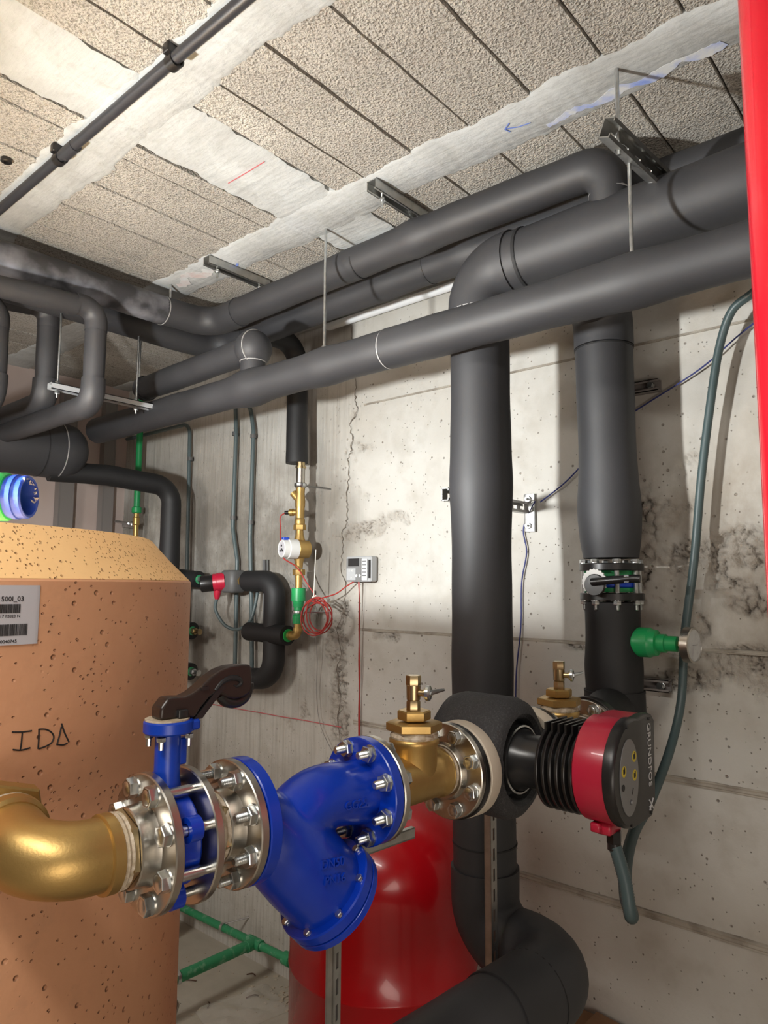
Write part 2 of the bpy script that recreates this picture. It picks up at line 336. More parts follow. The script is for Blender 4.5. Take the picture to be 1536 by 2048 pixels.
def mat_rib():
    m = bpy.data.materials.new('poured_concrete_rib'); m.use_nodes = True; nt = m.node_tree; b = nt.nodes['Principled BSDF']; L = nt.links.new
    g = nd(nt, 'ShaderNodeNewGeometry')
    def noise(sc, det, ro, dist=0.0):
        n = nd(nt, 'ShaderNodeTexNoise'); n.inputs['Scale'].default_value = sc; n.inputs['Detail'].default_value = det; n.inputs['Roughness'].default_value = ro; n.inputs['Distortion'].default_value = dist; L(g.outputs['Position'], n.inputs[0]); return n.outputs['Fac']
    def rg(x, a, c, lo=0., hi=1.):
        r = nd(nt, 'ShaderNodeMapRange'); L(x, r.inputs[0])
        for i, v in enumerate((a, c, lo, hi)): r.inputs[i+1].default_value = v
        return r.outputs[0]
    def mix(f, x, y):
        n = nd(nt, 'ShaderNodeMix', data_type='RGBA'); L(f, n.inputs[0])
        for i, q in ((6, x), (7, y)):
            if isinstance(q, tuple): n.inputs[i].default_value = (*q, 1)
            else: L(q, n.inputs[i])
        return n.outputs[2]
    c = mix(rg(noise(4.5, 7, .62, .6), .36, .68), (0.53, 0.545, 0.54), (0.39, 0.395, 0.385))
    c = mix(rg(noise(17, 8, .7, 1.2), .54, .74, 0, .65), c, (0.36, 0.355, 0.335))
    c = mix(rg(noise(2.1, 4, .5), .56, .70, 0, .4), c, (0.50, 0.525, 0.56))
    c = mix(rg(noise(7.5, 2, .4), .70, .76, 0, .55), c, (0.27, 0.26, 0.235))
    L(c, b.inputs['Base Color']); b.inputs['Roughness'].default_value = .85; b.inputs['Specular IOR Level'].default_value = .25
    w = nd(nt, 'ShaderNodeTexNoise'); w.inputs['Scale'].default_value = 1; w.inputs['Detail'].default_value = 5; mp = nd(nt, 'ShaderNodeMapping'); mp.inputs['Scale'].default_value = (60, 12, 30); L(g.outputs['Position'], mp.inputs[0]); L(mp.outputs[0], w.inputs[0])
    a = nd(nt, 'ShaderNodeMath', operation='ADD'); L(noise(40, 6, .65), a.inputs[0]); L(w.outputs['Fac'], a.inputs[1])
    bp = nd(nt, 'ShaderNodeBump'); bp.inputs['Strength'].default_value = .55; bp.inputs['Distance'].default_value = .004; L(a.outputs[0], bp.inputs['Height']); L(bp.outputs[0], b.inputs['Normal'])
    return m
K['rib'] = mat_rib()
K['gap'] = mat('dark_joint_mortar', (0.10, 0.09, 0.08), 0.95)  # plain dark tone behind the block joints
def mat_foam(name, c1, c2, cp, layers, dirt, rough):
    m = bpy.data.materials.new(name); m.use_nodes = True; nt = m.node_tree; b = nt.nodes['Principled BSDF']; L = nt.links.new
    tc = nd(nt, 'ShaderNodeTexCoord')
    def noise(sc, det=5, ro=.55):
        n = nd(nt, 'ShaderNodeTexNoise'); n.inputs['Scale'].default_value = sc; n.inputs['Detail'].default_value = det; n.inputs['Roughness'].default_value = ro; L(tc.outputs['Object'], n.inputs[0]); return n.outputs['Fac']
    def rg(x, a, c, lo=0, hi=1):
        r = nd(nt, 'ShaderNodeMapRange'); L(x, r.inputs[0])
        for i, v in enumerate((a, c, lo, hi)): r.inputs[i+1].default_value = v
        return r.outputs[0]
    def op(o, x, y):
        n = nd(nt, 'ShaderNodeMath', operation=o)
        for i, q in enumerate((x, y)):
            if isinstance(q, (int, float)): n.inputs[i].default_value = q
            else: L(q, n.inputs[i])
        return n.outputs[0]
    def mix(f, x, y):
        n = nd(nt, 'ShaderNodeMix', data_type='RGBA'); L(f, n.inputs[0])
        for i, q in ((6, x), (7, y)):
            if isinstance(q, tuple): n.inputs[i].default_value = (*q, 1)
            else: L(q, n.inputs[i])
        return n.outputs[2]
    pits = None
    for (sc, st, r0, r1, dens, patch) in layers:
        mp = nd(nt, 'ShaderNodeMapping'); mp.inputs['Scale'].default_value = st; mp.inputs['Rotation'].default_value = (0, .5, .3); L(tc.outputs['Object'], mp.inputs[0])
        v = nd(nt, 'ShaderNodeTexVoronoi'); v.inputs['Scale'].default_value = sc; L(mp.outputs[0], v.inputs[0])
        cs = nd(nt, 'ShaderNodeSeparateColor'); L(v.outputs['Color'], cs.inputs[0])
        th = rg(noise(patch, 3), .35, .65, 1.02-dens*.2, 1.0-dens*1.4)
        sel = rg(op('SUBTRACT', cs.outputs[0], th), 0, .04); p = op('MULTIPLY', rg(v.outputs['Distance'], r0, r1), sel)
        pits = p if pits is None else op('MAXIMUM', pits, p)
    col = mix(rg(noise(3.0), .35, .7), c1, c2); col = mix(op('MULTIPLY', pits, .7), col, cp)
    col = mix(rg(noise(4.2, 8, .72), .58, .80, 0, dirt), col, (.26, .18, .12))
    L(col, b.inputs['Base Color']); b.inputs['Roughness'].default_value = rough; b.inputs['Specular IOR Level'].default_value = .35
    h = op('SUBTRACT', op('MULTIPLY', noise(14, 4), .5), pits)
    bp = nd(nt, 'ShaderNodeBump'); bp.inputs['Strength'].default_value = .9; bp.inputs['Distance'].default_value = .005; L(h, bp.inputs['Height']); L(bp.outputs[0], b.inputs['Normal'])
    return m
K['foam'] = mat_foam('orange_foam_insulation', (0.66, 0.345, 0.19), (0.60, 0.29, 0.155), (0.46, 0.20, 0.10), [(52, (1, 1, 1), .22, .10, .22, 5), (110, (1, 1, 1.4), .28, .12, .30, 7)], .45, .6)
K['foamcut'] = mat_foam('cut_orange_foam', (0.90, 0.58, 0.27), (0.87, 0.53, 0.24), (0.52, 0.25, 0.10), [(120, (1, .45, 1), .26, .12, .55, 4), (210, (1, .4, 1), .30, .14, .5, 6)], .12, .75)
def mat_film():
    m = bpy.data.materials.new('clear_plastic_film'); m.use_nodes = True; nt = m.node_tree; L = nt.links.new; out = nt.nodes['Material Output']; b = nt.nodes['Principled BSDF']
    b.inputs['Base Color'].default_value = (0.75, 0.73, 0.68, 1); b.inputs['Roughness'].default_value = 0.15
    t = nd(nt, 'ShaderNodeBsdfTransparent'); mx = nd(nt, 'ShaderNodeMixShader'); mx.inputs[0].default_value = 0.20
    L(t.outputs[0], mx.inputs[1]); L(b.outputs[0], mx.inputs[2]); L(mx.outputs[0], out.inputs[0]); return m
K['film'] = mat_film()
def mat_glass():
    m = bpy.data.materials.new('gauge_glass'); m.use_nodes = True; nt = m.node_tree; L = nt.links.new; out = nt.nodes['Material Output']; b = nt.nodes['Principled BSDF']
    b.inputs['Base Color'].default_value = (0.8, 0.8, 0.8, 1); b.inputs['Roughness'].default_value = 0.1
    t = nd(nt, 'ShaderNodeBsdfTransparent'); mx = nd(nt, 'ShaderNodeMixShader'); mx.inputs[0].default_value = 0.15
    L(t.outputs[0], mx.inputs[1]); L(b.outputs[0], mx.inputs[2]); L(mx.outputs[0], out.inputs[0]); return m
K['glass'] = mat_glass()

# ---------------------------------------------------------------- setting
WX, BY, CZ, LX, FY = 2.06, 3.75, 2.70, -2.2, -1.7
def vnoise(x, y, seed):
    xi = np.floor(x).astype(int); yi = np.floor(y).astype(int); xf = x-xi; yf = y-yi
    tab = np.random.RandomState(seed).rand(256, 256); g = lambda a, b: tab[a % 256, b % 256]
    u = xf*xf*(3-2*xf); v = yf*yf*(3-2*yf)
    return (g(xi, yi)*(1-u)+g(xi+1, yi)*u)*(1-v)+(g(xi, yi+1)*(1-u)+g(xi+1, yi+1)*u)*v
def worley(x, y, seed):
    """distance to the nearest and second nearest jittered point"""
    xi = np.floor(x).astype(int); yi = np.floor(y).astype(int); rs = np.random.RandomState(seed); tx = rs.rand(256, 256); ty = rs.rand(256, 256)
    f1 = np.full(x.shape, 9.0); f2 = np.full(x.shape, 9.0)
    for dx in (-1, 0, 1):
        for dy in (-1, 0, 1):
            cx = xi+dx; cy = yi+dy; d = np.hypot(cx+tx[cx % 256, cy % 256]-x, cy+ty[cx % 256, cy % 256]-y)
            f2 = np.minimum(f2, np.maximum(f1, d)); f1 = np.minimum(f1, d)
    return f1, f2
CRACK = [(1.97, 2.664), (1.955, 2.50), (1.94, 2.40), (1.946, 2.341), (1.925, 2.30), (1.975, 2.242), (1.960, 2.19), (1.963, 2.136), (1.985, 2.10), (1.975, 2.035), (1.99, 1.95), (1.980, 1.88), (1.99, 1.832), (2.015, 1.80), (1.999, 1.751), (2.02, 1.66), (1.99, 1.60), (1.994, 1.491), (2.03, 1.42), (2.006, 1.332), (2.03, 1.25), (2.012, 1.16), (2.02, 1.039), (2.0, 0.9)]
def wall_right():
    ys = np.concatenate([[FY, -1.0, -0.4, 0.0, 0.2], np.concatenate([np.arange(0.34, 1.0, 0.0042), np.arange(1.0, 3.75, 0.0065)]), [BY]]); zs = np.concatenate([np.arange(0, 2.72, 0.0055), [2.74]])
    Y, Z = np.meshgrid(ys, zs, indexing='ij')
    hon = np.zeros_like(Y)
    for (cy, cz, ry, rz, a) in ((0.60, 1.69, 0.16, 0.06, 1.0), (0.48, 1.70, 0.12, 0.07, 1.0), (0.78, 1.80, 0.10, 0.08, .7), (0.80, 1.62, 0.06, 0.10, .6), (0.52, 1.40, 0.10, 0.055, .95), (0.66, 1.335, 0.09, 0.035, 1.0), (0.45, 1.345, 0.10, 0.035, 1.), (0.50, 1.54, .08, .035, .8), (0.63, 1.50, .05, .05, .6), (0.9, 1.405, .16, .012, .7), (0.6, 1.405, .2, .010, .8), (0.55, 1.60, .16, .03, .5), (0.62, 1.92, .08, .05, .35),
                            (1.86, 1.815, 0.12, 0.03, 0.95), (1.74, 1.845, 0.08, 0.03, .7), (1.97, 1.79, .06, .03, .9), (2.03, 1.34, .05, .12, 1.0), (2.02, 1.15, .045, .14, 1.0), (2.0, 1.49, .05, .05, .7), (1.955, 2.15, .03, .08, .6), (1.955, 2.28, .03, .03, .8), (1.93, 2.14, .07, .02, .5), (1.93, 1.95, .06, .05, .4), (1.80, 1.40, .15, .02, .5), (1.99, 1.02, .03, .10, .8), (2.25, 1.05, .1, .06, .3)):
        d = ((Y-cy)/ry)**2+((Z-cz)/rz)**2; hon = np.maximum(hon, a*np.exp(-d*0.9))
    n = vnoise(Y*22, Z*22, 1)*0.6+vnoise(Y*55, Z*55, 2)*0.4
    hon = np.clip((hon+(n-0.5)*0.85-0.26)*3.0, 0, 1)*(hon > 0.06)
    jx, jy = (vnoise(Y*18, Z*18, 21)-.5)*1.1, (vnoise(Y*18, Z*18, 22)-.5)*1.1
    f1, f2 = worley(Y*33+jx, Z*40+jy, 5); g1, g2 = worley(Y*62+jx, Z*70+jy, 8); big = vnoise(Y*8, Z*8, 31) > .47
    h = np.where(big, np.sqrt(np.clip(1-(f1*1.25)**2, 0, 1)), .6*np.sqrt(np.clip(1-(g1*1.25)**2, 0, 1))); ed = np.where(big, f2-f1, (g2-g1)*.8)
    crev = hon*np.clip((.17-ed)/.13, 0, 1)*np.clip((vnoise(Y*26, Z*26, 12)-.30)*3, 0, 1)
    D = hon*(h*0.022-0.020)-crev*.006+(vnoise(Y*1.7, Z*1.7, 4)-0.5)*0.004+(vnoise(Y*9, Z*9, 6)-0.5)*0.0012
    cy = np.interp(Z, [c[1] for c in CRACK][::-1], [c[0] for c in CRACK][::-1])
    D += np.where(Y > cy, 0.0035, 0)*np.clip((2.7-Z)*2, 0, 1)
    edge = np.clip((Y-0.3)/0.1, 0, 1); D *= edge
    X = WX-D; nn = Y.shape
    co = np.stack([X, Y, Z], -1).reshape(-1, 3); idx = np.arange(nn[0]*nn[1]).reshape(nn)
    f = np.stack([idx[:-1, :-1], idx[:-1, 1:], idx[1:, 1:], idx[1:, :-1]], -1).reshape(-1, 4)
    me = bpy.data.meshes.new('wall_right'); me.vertices.add(len(co)); me.vertices.foreach_set('co', co.ravel()); me.loops.add(f.size); me.loops.foreach_set('vertex_index', f.ravel().astype(np.int32))
    me.polygons.add(len(f)); me.polygons.foreach_set('loop_start', np.arange(0, f.size, 4).astype(np.int32)); me.polygons.foreach_set('loop_total', np.full(len(f), 4, np.int32)); me.polygons.foreach_set('use_smooth', np.ones(len(f), bool))
    me.update(calc_edges=True); at = me.attributes.new('honeycomb', 'FLOAT', 'POINT'); at.data.foreach_set('value', hon.ravel().astype(np.float32)); a2 = me.attributes.new('crevice_shade', 'FLOAT', 'POINT'); a2.data.foreach_set('value', np.clip(crev, 0, 1).ravel().astype(np.float32))
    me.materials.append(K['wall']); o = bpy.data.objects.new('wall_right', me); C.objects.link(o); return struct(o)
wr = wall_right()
bm = MB().box((WX+0.12, (FY+BY)/2, 1.37), (0.16, BY-FY+0.4, 2.9)); struct(bm.build('trim_1', K['wallp']))
def ridge(z0, z1, y0, y1, wdt, hgt):
    m = MB(); n = 80; prof = [(-0.5, 0), (-0.42, .8), (-0.25, .5), (-0.12, 1), (0.1, .45), (0.3, .9), (0.42, .6), (0.5, 0)]
    R = []
    for i in range(n+1):
        t = i/n; y = y0+(y1-y0)*t; z = z0+(z1-z0)*t; k = 0.8+0.4*random.random()
        R.append([Vector((WX-0.0005-hgt*p[1]*k+(0.003 if p[1] == 0 else 0), y, z+wdt*p[0]*(0.9+.2*random.random()))) for p in prof])
    return m.rings(R, len(prof)).build('formwork_ridge', K['ridge'], wr)
ridge(0.683, 0.683, FY, 1.94, 0.024, 0.005); ridge(1.063, 1.061, FY, 1.94, 0.022, 0.0045); ridge(1.420, 1.418, FY, 1.92, 0.012, 0.003); ridge(2.315, 2.314, FY, 1.90, 0.008, 0.003); ridge(0.29, 0.29, FY, 1.94, 0.02, 0.004)
cp = []
for (a, b) in zip(CRACK, CRACK[1:]):
    for k in range(6): t = k/6; cp.append(((WX-0.006), a[0]+(b[0]-a[0])*t+random.uniform(-.006, .006), a[1]+(b[1]-a[1])*t))
MB().ribbon(cp, [random.choice((.0012, .002, .003, .0022, .0038)) for _ in cp], (-1, 0, 0), .001).build('crack', K['crack'], wr)
MB().ribbon([(WX-0.0085, 2.0+1.2*k/10, 1.035-0.012*k/10+random.uniform(-.001, .001)) for k in range(11)], 0.0035, (-1, 0, 0)).build('chalk_line', K['chalkr'], wr)
def pl(y0, y1, z0, z1, x): return [(x, y0, z0), (x, y1, z0), (x, y1, z1), (x, y0, z1)]
wb = struct(MB().box(((LX+WX)/2, BY+0.05, 1.37), (WX-LX+0.3, 0.1, 2.9)).build('wall_back', K['pink']))
struct(MB().box((LX-0.05, (FY+BY)/2, 1.37), (0.1, BY-FY+.2, 2.9)).build('wall_left', K['wallp']))
struct(MB().box(((LX+WX)/2, FY-0.05, 1.37), (WX-LX+0.3, 0.1, 2.9)).build('wall_front', K['wallp']))
fl = struct(MB().box(((LX+WX)/2, (FY+BY)/2, -0.05), (WX-LX+.4, BY-FY+.4, 0.1)).build('floor', K['floor']))
cl = struct(MB().box(((LX+WX)/2, (FY+BY)/2, CZ+0.09), (WX-LX+.4, BY-FY+.4, 0.1)).build('ceiling', K['gap']))
for (x, wx_) in ((1.70, .075), (1.93, .06)):
    m = MB(); m.box((x, BY-0.05, 1.32), (wx_, .006, 2.6)); m.box((x-wx_/2, BY-0.03, 1.32), (.006, .05, 2.6)); m.box((x+wx_/2, BY-0.03, 1.32), (.006, .05, 2.6))
    tag(m.build('steel_post', K['post']), {1.70: 'grey steel post against the pinkish rear wall, left of two beside the black pipe', 1.93: 'grey steel post on the rear wall nearest the concrete corner', 1.45: 'narrow grey steel post behind the blue ended green fitting', 1.2: 'grey steel post on rear wall furthest from the concrete corner'}[x], 'post')

# ceiling: aggregate blocks between poured ribs
def wob_rect(x0, x1, y0, y1, amp, step, za, zb, axis='both'):
    P = []
    def edge(a, b, wob):
        n = max(2, int((Vector(b)-Vector(a)).length/step))
        for k in range(n):
            p = Vector(a).lerp(Vector(b), k/n); nrm = Vector((-(b[1]-a[1]), b[0]-a[0])).normalized()
            P.append(p+nrm*(random.uniform(-amp, amp) if (wob and k) else 0))
    edge((x0, y0), (x1, y0), axis in ('both', 'x')); edge((x1, y0), (x1, y1), axis in ('both', 'y')); edge((x1, y1), (x0, y1), axis in ('both', 'x')); edge((x0, y1), (x0, y0), axis in ('both', 'y'))
    return [(p.x, p.y) for p in P]
ribsX = [(-2.2, -1.72), (-1.13, -.98), (-.51, -.36), (0.11, 0.255), (0.73, 0.868), (1.345, 1.487), (1.965, 2.06)]
ribsX[0] = (-1.75, -1.60)
gaps = [(-1.60, -1.13), (-.98, -.51), (-.36, .11), (.255, .73), (.868, 1.345), (1.487, 1.965)]
def ragged(x0, x1, y0, y1, amp, step, axis):
    """poured concrete strip, its long edges squeezed unevenly over the blocks"""
    ph = [random.uniform(0, 6.28) for _ in range(8)]
    sd_ = random.randrange(999)
    def wv(t, s):
        f = lambda k, q: float(vnoise(np.array([t*k+50.]), np.array([s*7.3+q+.37]), sd_ % 50)[0])-.5
        return amp*(2.0*f(9, 1)+1.3*f(27, 9)+1.0*f(75, 17)+.5*f(160, 31))
    a, b = [], []
    if axis == 'y':
        n = int((y1-y0)/step)
        for k in range(n+1): t = y0+(y1-y0)*k/n; a.append((x0+wv(t, 0), t)); b.append((x1+wv(t, 1), t))
    else:
        n = int((x1-x0)/step)
        for k in range(n+1): t = x0+(x1-x0)*k/n; a.append((t, y0+wv(t, 0))); b.append((t, y1+wv(t, 1)))
    return a, b
def rib(x0, x1, y0, y1, axis, z):
    a, b = ragged(x0, x1, y0, y1, 0.011, 0.012, axis); m = MB(); n = len(a); vs = []
    for p, q in zip(a, b): vs += [(p[0], p[1], CZ+.03), (p[0], p[1], z+.004), (p[0]+(q[0]-p[0])*.06, p[1]+(q[1]-p[1])*.06, z), (p[0]+(q[0]-p[0])*.94, p[1]+(q[1]-p[1])*.94, z), (q[0], q[1], z+.004), (q[0], q[1], CZ+.03)]
    fs = []
    for i in range(n-1):
        for k in range(5): fs.append([6*i+k, 6*i+k+1, 6*i+7+k, 6*i+6+k])
    return m.add(vs, fs).build('concrete_rib', K['rib'], cl, ang=60)
for (a, b) in ribsX: rib(a-.003, b+.003, FY, BY, 'y', CZ-0.004)
cross = [(1.365, 1.590), (-0.66, -0.44)]
for (a, b) in cross: rib(LX, WX, a, b, 'x', CZ-0.0025)
j1 = [1.36, 1.25]
while j1[-1] > -0.44: j1.append(j1[-1]-0.1705)
j2 = [1.595, 1.673]
while j2[-1] < BY: j2.append(j2[-1]+0.1715)
j3 = [-0.66]
while j3[-1] > FY: j3.append(j3[-1]-0.1705)
bandsY = [sorted((a, b)) for L_ in (j1, j2, j3) for a, b in zip(L_, L_[1:])]
cache = {}
def block(x0, x1, y0, y1):
    g = 0.0022; key = (round(x1-x0, 3), round(y1-y0, 3), random.randrange(3))
    if key not in cache:
        w, d = (x1-x0)/2+.01, (y1-y0)/2-g; m = MB()
        lo = [(p[0], p[1], -.03) for p in wob_rect(-w+.001, w-.001, -d+.0015, d-.0015, .0018, .05, 0, 0, 'x')]
        n = len(lo); mid = [(p[0]*1.0, p[1]*1.008, -.027) for p in lo]; top = [(p[0], p[1]*1.008, .03) for p in lo]
        m.add(lo+mid+top, [list(range(n))]+[[a*n+i, a*n+(i+1) % n, (a+1)*n+(i+1) % n, (a+1)*n+i] for a in (0, 1) for i in range(n)])
        o = m.build('concrete_block', K['block'], cl, origin=(0, 0, 0)); cache[key] = o
    else:
        o = cache[key].copy(); C.objects.link(o); o.parent = cl
    o.location = Vector(((x0+x1)/2, (y0+y1)/2, CZ+.03+random.uniform(-.0015, .0015)))-wloc(cl)
for (x0, x1) in gaps:
    for (y0, y1) in bandsY: block(x0, x1, y0, y1)
# chalk marks on ribs
zc = CZ-0.0050
MB().ribbon([(1.117, 1.395, zc), (1.118, 1.47, zc), (1.117, 1.55, zc)], .003, (0, 0, -1)).build('chalk_line', K['chalkr'], cl)
def chalkstroke(pts, w): return MB().ribbon(pts, w, (0, 0, -1))
MB().ribbon([(1.41, 0.845, zc), (1.425, 0.815, zc), (1.43, .785, zc)], .003, (0, 0, -1)).ribbon([(1.398, .825, zc-.0002), (1.411, .845, zc-.0002), (1.428, .84, zc-.0002)], .003, (0, 0, -1)).build('chalk_arrow', K['chalkb'], cl)
def mat_smear(name, col):
    m = mat(name, (0.64, 0.65, 0.65), 0.85, bump=(55, .3, .003), var=(16, col, 0.42, 0.66)); return m
K['smb'] = mat_smear('blue_chalk_smear', (0.24, 0.33, 0.72)); K['smr'] = mat_smear('red_chalk_smear', (0.62, 0.50, 0.48))
def wavy(n, f): return [f(k/n) for k in range(n+1)]
MB().ribbon(wavy(40, lambda t: (1.462+.006*math.sin(t*21)+random.uniform(-.003, .003), 0.36+.40*t, zc)), [0.010+0.022*abs(math.sin(k*.31+.6))*(1 if k < 30 else .5) for k in range(41)], (0, 0, -1)).build('chalk_smear', K['smb'], cl)
MB().ribbon(wavy(20, lambda t: (1.40+.02*math.sin(t*9), 2.05+.2*t, zc)), [.02+.03*random.random() for _ in range(21)], (0, 0, -1)).build('chalk_smear', K['smr'], cl)
MB().ribbon(wavy(6, lambda t: (1.44+.01*math.sin(t*9), 1.93+.1*t, zc)), .008, (0, 0, -1)).ribbon(wavy(6, lambda t: (1.42+.05*t, 1.97, zc-.0002)), .008, (0, 0, -1)).build('chalk_mark', K['chalkb'], cl)

# ---------------------------------------------------------------- insulated pipes
def pipe_part(name, pts, r, parent, m='ins', bumps=(), n=28, step=0.02, noise=0.0008, c0=True, c1=True):
    P = resample([Vector(p) for p in pts], step); s = 0; R = []; ph = random.uniform(0, 9)
    for i, p in enumerate(P):
        if i: s += (p-P[i-1]).length
        rr = r+noise*math.sin(s*13+ph)+noise*.7*math.sin(s*31+ph*2)
        for (b, amp, sg) in bumps: rr += amp*math.exp(-((p-Vector(b)).length/sg)**2)
        R.append(rr)
    return MB().tube(P, R, n, c0, c1).build(name, K[m], parent, ang=50)
def ring_part(name, c, d, r, w, parent, m='seam', h=0.0012, n=36):
    return MB().lathe([(-w/2, r-.004), (-w/2, r+h), (w/2, r+h), (w/2, r-.004)], c, d, n, closed=True).build(name, K[m], parent, ang=40)

# A: right-hand main: run overhead -> riser -> two elbows -> low run to the left
AX, AY, EZ = 1.62, 1.058, 2.462
t = thing('insulated_pipe', 'thickest black insulated pipe, overhead run bending down into the riser behind the pump', 'pipe', (AX, AY, 0.7))
pipe_part('pipe_sleeve', [(AX, -1.6, EZ+.02), (AX, 0.905, EZ)], .080, t, bumps=[((AX, .7, EZ+.05), .004, .08), ((AX, .2, EZ+.05), .003, .3)])
ring_part('seam_band', (AX, .905, EZ), (0, 1, 0), .082, .008, t, 'seam')
pipe_part('pipe_collar', [(AX, .90, EZ), (AX, .945, EZ)], .083, t)
pipe_part('elbow_sleeve', fil([(AX, .94, EZ), (AX, AY, EZ), (AX, AY, 2.335)], .10, 14), .087, t)
ring_part('glue_seam', (AX, AY, 2.345), (0, 0, 1), .084, .004, t, 'glue', .0035)
pipe_part('pipe_sleeve', [(AX, AY, 2.345), (AX, AY, 1.15), (AX+.004, AY, 0.86)], .081, t, bumps=[((AX, AY, 2.0), .002, .2), ((AX, AY, 1.87), .004, .06)])
ring_part('seam_band', (AX+.004, AY, .93), (0, 0, 1), .0828, .004, t)
LZ = 0.697
pipe_part('elbow_sleeve', fil([(AX+.004, AY, .87), (AX+.004, AY, LZ), (AX+.004, .90, LZ)], .100, 12), .087, t)
ring_part('seam_band', (AX+.004, AY, .868), (0, 0, 1), .086, .003, t)
pipe_part('elbow_sleeve', fil([(AX+.004, .965, LZ), (AX+.004, .826, LZ), (1.33, .847, LZ+.004)], .115, 14), .090, t)
ring_part('seam_band', (AX+.004, .955, LZ), (0, 1, 0), .089, .003, t)
ring_part('seam_band', (1.47, .837, LZ+.001), (1, -.07, 0), .0895, .003, t)
pipe_part('pipe_sleeve', fil([(1.475, .837, LZ+.001), (0.33, .917, LZ+.006), (.345, 1.06, LZ+.006)], .10, 10), .088, t)

# C: long lower pipe along the wall with the stub branch above
CX_, CZ_ = 1.47, 2.250
t = thing('insulated_pipe', 'lowest long black pipe, passing in front of both risers, with a round branch dome', 'pipe', (CX_, 1.4, CZ_))
bC = [((CX_, .56, CZ_), .006, .07), ((CX_, 1.525, CZ_), .005, .07), ((CX_, 1.87, CZ_), .010, .07)]
pipe_part('pipe_sleeve', [(CX_, -1.6, CZ_-.005), (CX_, 1.26, CZ_+.002)], .056, t, bumps=bC, step=.015)
pipe_part('pipe_sleeve', [(CX_, 1.262, CZ_+.002), (CX_, 2.93, CZ_)], .0545, t, bumps=bC, step=.015)
ring_part('glue_seam', (CX_, 1.262, CZ_+.002), (0, 1, .08), .0555, .004, t, 'glue', .001)
PZ = 2.385
pipe_part('branch_stub', [(CX_, 1.87, CZ_), (CX_, 1.87, PZ-.03)], .042, t)
pipe_part('branch_sleeve', [(CX_, 1.90, PZ), (CX_, 2.56, PZ-.015)], .047, t)
MB().ball((CX_, 1.87, PZ), .064, 28, 14).build('branch_dome', K['ins'], t, ang=60)
ring_part('glue_seam', (CX_, 1.87, PZ-.046), (0, 0, 1), .0435, .004, t, 'glue', .001)
ring_part('glue_seam', (CX_, 1.853, PZ), (0, 1, 0), .062, .003, t, 'glue', .0012)
ring_part('sleeve_end_collar', (CX_, 2.55, PZ-.015), (0, 1, 0), .048, .02, t, 'tape', .003)
pipe_part('pipe_end', [(CX_, 2.55, PZ-.015), (CX_, 2.585, PZ-.015)], .038, t)

# D: upper thin run with elbow drop at right, corner and left run
DX, DZ = 1.57, 2.605
t = thing('insulated_pipe', 'topmost black insulated pipe under the ceiling, turning left with a dusty side', 'pipe', (DX, 1.4, DZ))
pipe_part('pipe_sleeve', fil([(DX+.035, .665, EZ+.05), (DX+.015, .665, DZ+.012), (DX, 1.1, DZ+.008), (DX, 2.08, DZ-.006)], [.058, .5], 10), .0505, t, bumps=[((DX, 1.235, DZ), .007, .05)], step=.015)
pipe_part('elbow_sleeve', fil([(DX, 2.08, DZ-.006), (DX, 2.255, DZ-.012), (1.36, 2.28, DZ-.01)], .10, 10), .053, t)
pipe_part('pipe_sleeve', [(1.37, 2.28, DZ-.01), (-1.6, 2.28, DZ-.02)], .0525, t, 'insdust')
ring_part('glue_seam', (DX, 2.10, DZ-.006), (0, 1, 0), .0525, .003, t, 'glue', .001)
ring_part('glue_seam', (1.37, 2.28, DZ-.01), (1, 0, 0), .053, .003, t, 'glue', .001)
ring_part('seam_band', (DX, 1.47, DZ), (0, 1, 0), .0505, .004, t)
ring_part('glue_seam', (DX+.03, .665, EZ+.078), (.1, 0, 1), .0485, .004, t, 'glue', .003)

# F: second overhead run nearer the wall
FX, FZ = 1.75, 2.605
t = thing('insulated_pipe', 'black insulated pipe between the topmost run and the wall, passing behind the thick pipe bend', 'pipe', (FX, 1.4, FZ))
pipe_part('pipe_sleeve', [(FX, -1.6, FZ+.02), (FX, 1.33, FZ+.006)], .055, t, bumps=[((FX, 1.19, FZ), .006, .05)], step=.015)
pipe_part('pipe_sleeve', [(FX, 1.33, FZ+.006), (FX, 2.25, FZ-.005)], .0535, t, bumps=[((FX, 1.52, FZ), .002, .05)], step=.015)
ring_part('seam_band', (FX, 1.33, FZ+.006), (0, 1, 0), .0545, .006, t, 'tape')
pipe_part('elbow_sleeve', fil([(FX, 2.25, FZ-.005), (FX, 2.44, FZ-.02), (1.5, 2.44, FZ-.03)], .11, 10), .055, t)
pipe_part('pipe_sleeve', [(1.51, 2.44, FZ-.03), (-1.6, 2.44, FZ-.035)], .0535, t)

# drops at the upper left, each ending in the header
def drop(x, y, zt, r, zb, label):
    t = thing('drop_pipe', label, 'pipe', (x, y, zb))
    pipe_part('pipe_sleeve', [(-1.6, y, zt-.075*(x+1.6)), (x-.07, y, zt-.004)], r, t)
    pipe_part('elbow_sleeve', fil([(x-.075, y, zt), (x, y, zt), (x, y, zt-.075)], .05, 10), r*1.02, t)
    pipe_part('riser_sleeve', [(x, y, zt-.07), (x, y, zb+.08)], r, t)
    pipe_part('elbow_sleeve', fil([(x, y, zb+.085), (x, y, zb), (x, y+.1, zb)], .055, 10), r*1.12, t)
    pipe_part('pipe_sleeve', [(x, y+.095, zb), (x, 2.93, zb)], r*1.1, t)
drop(1.081, 2.20, 2.489, .034, 2.170, 'black insulated drop pipe passing in front of the hung grey channel')
drop(1.081, 2.56, 2.585, .038, 2.235, 'black insulated drop pipe whose foot bends behind the left end of the hung channel')
drop(0.835, 2.36, 2.47, .037, 2.16, 'black insulated drop pipe cut by the left edge of the picture')
